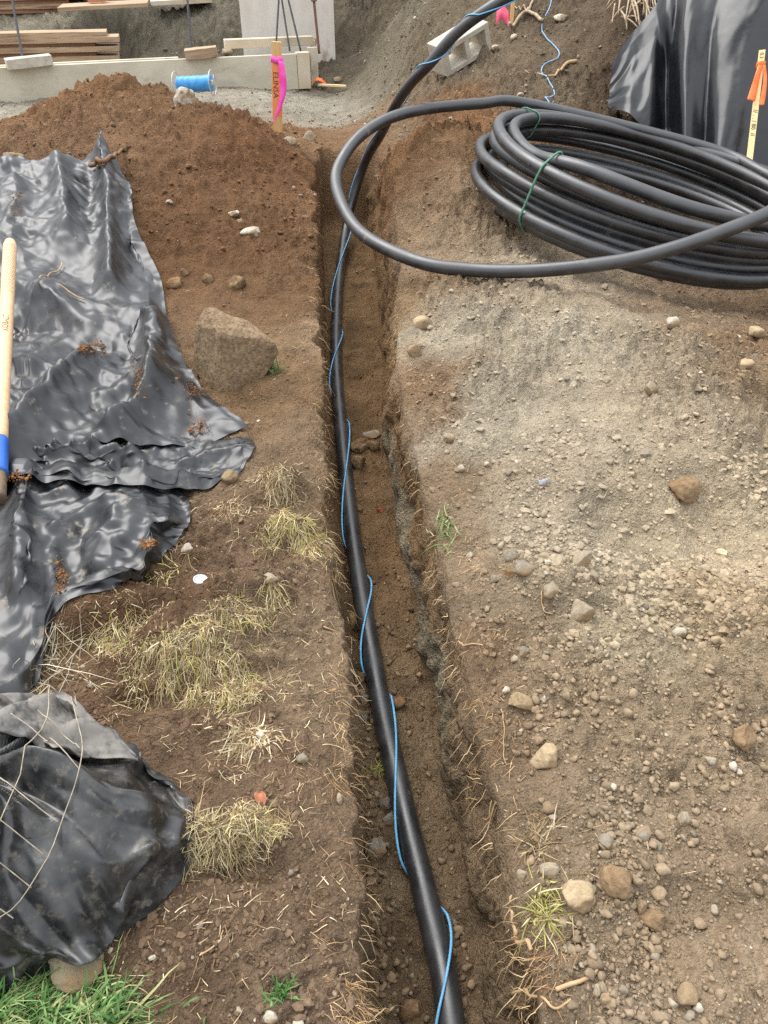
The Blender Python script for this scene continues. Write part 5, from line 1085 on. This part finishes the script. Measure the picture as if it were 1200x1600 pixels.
# fine roots along both lips: uncountable
def lip_roots():
    mb = MB(); n = 7000; Y = 0.5 + 4.6 * RNG.random(n) ** 1.5; side = RNG.random(n) < .45; e = np.abs(RNG.normal(0, 1, n))
    X = np.where(side, XL(Y) - e * .035 * (1 + .2 * Y) + .01, XR(Y) + e * .075 * (1 + .15 * Y) - .02); keep = RNG.random(n) < (0.08 + 1.1 * smooth(-.05, .45, fbm(Y, X, 5, 2, 700))); X, Y, side = X[keep], Y[keep], side[keep]; n = len(X)
    P = np.stack([X, Y, H(X, Y) + .001], 1); d = RNG.normal(0, .75, (n, 3)); d[:, 0] += np.where(side, .6, -.7); d[:, 1] -= .35; d[:, 2] = np.abs(d[:, 2]) * .45
    pal = palette([(176, 144, 104), (156, 122, 84), (196, 168, 128), (140, 108, 74)], n); blades(mb, P, d, .038, .0011, pal, 1.0, 5)
    n = 420; Y = 0.5 + 3.2 * RNG.random(n) ** 1.3; side = RNG.random(n) < .55; X = np.where(side, XL(Y) + .002, XR(Y) - .002); P = np.stack([X, Y, ground(X, Y) - .03 - .12 * RNG.random(n) ** 2], 1)
    d = RNG.normal(0, .6, (n, 3)); d[:, 0] += np.where(side, 1.0, -1.0); d[:, 2] -= .3; blades(mb, P, d, .045, .0018, palette([(206, 180, 140), (186, 156, 116)], n), 1.0, 5)
    o = obj('fine_roots', mb.mesh('fine_roots'), M_BLADE); prop(o, 'fine straw-coloured roots fringing both lips of the trench', 'roots', kind='stuff')
lip_roots()
def litter():
    mb = MB(); n = 1700; px = RNG.uniform(60, 1200, n); px = np.where(RNG.random(n) < .68, RNG.uniform(120, 540, n), px); py = 1600 - 1150 * RNG.random(n) ** 1.25
    P = np.array([at_z(a, b, .02) for a, b in zip(px, py)]); P[:, 2] = H(P[:, 0], P[:, 1]) + .002
    ok = (P[:, 0] < XL(P[:, 1]) - .01) | (P[:, 0] > XR(P[:, 1]) + .01); dn = perlin(P[:, 0] * 5, P[:, 1] * 5, 710); ok &= RNG.random(n) < np.clip(.5 + dn, .1, 1) * np.where(P[:, 0] > 0, .4, 1)
    P = P[ok]; n = len(P); d = RNG.normal(0, 1, (n, 3)); d[:, 2] = np.abs(d[:, 2]) * .12; blades(mb, P, d, .028, .0014, palette(STRAW + [(214, 196, 160), (136, 104, 72)], n), .25, 3)
    o = obj('straw_litter', mb.mesh('straw_litter'), M_BLADE); prop(o, 'scattered bits of straw and root on the bare soil', 'straw', kind='stuff')
litter()

# ------------------------------------------------------------------ crumbs, gravel and clods: uncountable
M_CRUMB = mat('soil_crumb', (.78, .78, .78), (1.1, 1.1, 1.1), scale=120, rough=.95, bump=.002, bscale=300, spec=.15, tint=True)
def crumbs(name, label, pts, size, cols, sub=1, flat=.75, cat='gravel', sink=.25):
    n = len(pts); vs = [stone_geo(800 + i, sub, .9, .20) for i in range(14)]; V0 = np.stack([v for v, f in vs]); F0 = vs[0][1]; nv_ = V0.shape[1]
    A = V0[RNG.integers(0, 14, n)]; A = A * np.stack([RNG.uniform(.7, 1.3, n), RNG.uniform(.7, 1.2, n), flat * RNG.uniform(.7, 1.2, n)], 1)[:, None]
    t = RNG.uniform(0, 2 * pi, n); c, s = np.cos(t)[:, None], np.sin(t)[:, None]; x = A[..., 0] * c - A[..., 1] * s; y = A[..., 0] * s + A[..., 1] * c; z = A[..., 2]
    tl = RNG.uniform(-.5, .5, n)[:, None]; x, z = x * np.cos(tl) - z * np.sin(tl), x * np.sin(tl) + z * np.cos(tl)
    V = np.stack([x, y, z], -1) * size[:, None, None] + pts[:, None]; V[..., 2] += (size * (flat - 2 * sink * flat))[:, None]
    F = (F0[None] + (np.arange(n) * nv_)[:, None, None]).reshape(-1, 3)
    o = obj(name, mesh_np(name, V.reshape(-1, 3), F, sub > 1, np.repeat(cols, nv_, 0)), M_CRUMB); prop(o, label, cat, kind='stuff'); return o
def scatter(n, box, dens, smin, smax, pw, z=0.02):
    """points even in the picture inside box, thinned by dens(px, py, x, y); sizes (metres) by a power law"""
    px = RNG.uniform(box[0], box[2], n); py = RNG.uniform(box[1], box[3], n); d = np.array([at_z(a, b, z) for a, b in zip(px, py)])
    ok = RNG.random(n) < dens(px, py, d[:, 0], d[:, 1]); d = d[ok]; s = smin * (1 - RNG.random(len(d)) * (1 - (smin / smax) ** pw)) ** (-1 / pw)
    return d, s
def soil_tint(P, var=.18, grey=.07):
    c = soil_colour(P[:, 0], P[:, 1]); c = c * (1 + RNG.normal(0, var * .6, len(P)))[:, None].clip(.5, 1.6); g = RNG.random(len(P)) < grey
    c[g] = np.array(srgb(150, 138, 120)) * RNG.uniform(.6, 1.25, (g.sum(), 1)); w = RNG.random(len(P)) < .007; c[w] = np.array(srgb(190, 180, 162)); return np.clip(c, .01, .7)
gs = lambda px, py, cx_, cy_, sx, sy: np.exp(-((px - cx_) / sx) ** 2 - ((py - cy_) / sy) ** 2)
def dens_r(px, py, x, y):
    q = .12 + .9 * gs(px, py, 950, 1280, 110, 220) + .75 * gs(px, py, 900, 1060, 110, 90) + .6 * gs(px, py, 860, 880, 120, 80) + .7 * gs(px, py, 690, 520, 50, 60) + .5 * gs(px, py, 1130, 480, 90, 70) + .5 * gs(px, py, 1150, 1200, 90, 200) + .4 * gs(px, py, 1000, 780, 150, 60) + .5 * gs(px, py, 980, 1500, 140, 100)
    q = q * (0.45 + .9 * smooth(-.2, .4, perlin(x * 6, y * 6, 720))); return np.where(x > XR(y) + .03, q, 0)
P, s = scatter(11500, (640, 440, 1260, 1640), dens_r, .0035, .017, 2.3); P[:, 2] = H(P[:, 0], P[:, 1]); crumbs('gravel', 'crumbly gravel and small clods strewn over the right bank', P, s, soil_tint(P), 2)
P, s = scatter(21000, (620, 400, 1260, 1640), lambda a, b, x, y: np.where(x > XR(y), .25 + .75 * np.clip(dens_r(a, b, x, y), 0, 1), 0), .0015, .005, 1.8); P[:, 2] = H(P[:, 0], P[:, 1]); crumbs('fine_gravel', 'fine soil crumbs covering the right bank', P, s, soil_tint(P), 1, cat='gravel')
P, s = scatter(11000, (0, 260, 560, 1640), lambda a, b, x, y: np.where(x < XL(y) - .005, .2 + .7 * smooth(-.1, .5, perlin(x * 4, y * 4, 730)), 0), .0015, .009, 2.2); P[:, 2] = H(P[:, 0], P[:, 1])
crumbs('soil_crumbs', 'dark soil crumbs scattered over the left ground', P, s, soil_tint(P, .15, .06), 1, cat='soil crumbs')
n = 3600; Y = np.array([at_z(600, b, FLOOR)[1] for b in RNG.uniform(330, 1640, n)]); X = XFL(Y) + (XFR(Y) - XFL(Y)) * RNG.random(n); P = np.stack([X, Y, H(X, Y)], 1); s = .0015 * (1 - RNG.random(n) * .985) ** (-1 / 2.2); s = np.minimum(s, .012)
c = np.array(srgb(124, 96, 66)) * RNG.uniform(.6, 1.35, (n, 1)); g_ = RNG.random(n) < .15; c[g_] = np.array(srgb(140, 128, 110)) * RNG.uniform(.6, 1.2, (g_.sum(), 1)); crumbs('trench_gravel', 'small stones and crumbs on the trench floor', P, s, c, 1)
P, s = scatter(9000, (640, 420, 1260, 1000), lambda a, b, x, y: np.where(x > XR(y) + .02, .2 + .8 * smooth(-.15, .35, perlin(x * 3, y * 3, 740)), 0), .005, .022, 2.2, .08); P[:, 2] = H(P[:, 0], P[:, 1]); crumbs('soil_clods', 'powdery grey clods over the upper right bank', P, s, soil_tint(P, .12, .03), 1, .55, 'soil clods', .42)
P, s = scatter(5200, (60, 430, 545, 1640), lambda a, b, x, y: np.where(x < XL(y) - .01, .08 + .9 * smooth(.0, .45, fbm(x, y, 3.5, 2, 760)), 0), .004, .015, 2.2); P[:, 2] = H(P[:, 0], P[:, 1]); crumbs('loose_clods', 'loose brown clods crumbled over the left ground', P, s, soil_tint(P, .15, .03), 1, .65, 'soil clods', .4)
n = 260; Y = np.array([at_z(600, b, FLOOR)[1] for b in RNG.uniform(880, 1600, n)]); X = XFL(Y) + .02 + np.abs(RNG.normal(0, .035, n)); X = np.where(RNG.random(n) < .25, XFR(Y) - .02 - np.abs(RNG.normal(0, .03, n)), X); P = np.stack([X, Y, H(X, Y)], 1)
crumbs('trench_pebbles', 'brown and grey pebbles along the sides of the trench floor', P, RNG.uniform(.004, .014, n), np.array(srgb(128, 108, 84)) * RNG.uniform(.6, 1.35, (n, 1)), 2, .8)
def far_scatter(n, xr_, yr_, smin, smax, dens, label, name, grey=.35):
    X = RNG.uniform(*xr_, n); Y = RNG.uniform(*yr_, n); ok = RNG.random(n) < dens(X, Y); P = np.stack([X, Y, H(X, Y)], 1)[ok]; s = smin * (1 - RNG.random(len(P)) * (1 - (smin / smax) ** 2)) ** (-.5); crumbs(name, label, P, s, soil_tint(P, .22, grey), 1)
far_scatter(4200, (-3.2, .1), (4.0, 7.4), .005, .028, lambda x, y: np.where(x < XL(y), .8, 0), 'clods on the brown spoil mound', 'mound_clods', .04)
far_scatter(3300, (-.2, 2.2), (5.0, 9.4), .005, .026, lambda x, y: .9 + 0 * x, 'stones and bark chips on the bank behind the coil', 'bank_rubble', .4)
far_scatter(3200, (-4.2, .3), (7.2, 10.9), .006, .03, lambda x, y: .8 + 0 * x, 'rubble on the levelled ground and bank behind the form', 'site_rubble', .5)
far_scatter(1500, (0.0, .9), (3.4, 5.4), .003, .016, lambda x, y: np.where(x > XR(y), .9, 0), 'clods on the brown heap between trench and coil', 'heap_clods', .05)
# soil spilled on the sheet
n = 1500; cs = [(25, 320, 12, 18), (150, 540, 14, 12), (215, 590, 12, 28), (300, 610, 26, 14), (310, 665, 14, 14), (20, 745, 22, 8), (130, 545, 6, 6), (95, 905, 8, 22), (155, 255, 10, 6), (230, 850, 12, 6)]
P = []
for k in range(n):
    c = cs[k % len(cs)]; P.append(hit_on(Htarp, c[0] + RNG.normal(0, c[2] * .6), c[1] + RNG.normal(0, c[3] * .6)))
P = np.array(P); s = .0016 * (1 - RNG.random(n) * .97) ** (-1 / 2.0); s = np.minimum(s, .011); crumbs('spilled_soil', 'brown soil spilled on the black plastic sheet', P, s, np.array(srgb(132, 92, 56)) * RNG.uniform(.7, 1.3, (n, 1)), 1, cat='soil crumbs')
print('all done')
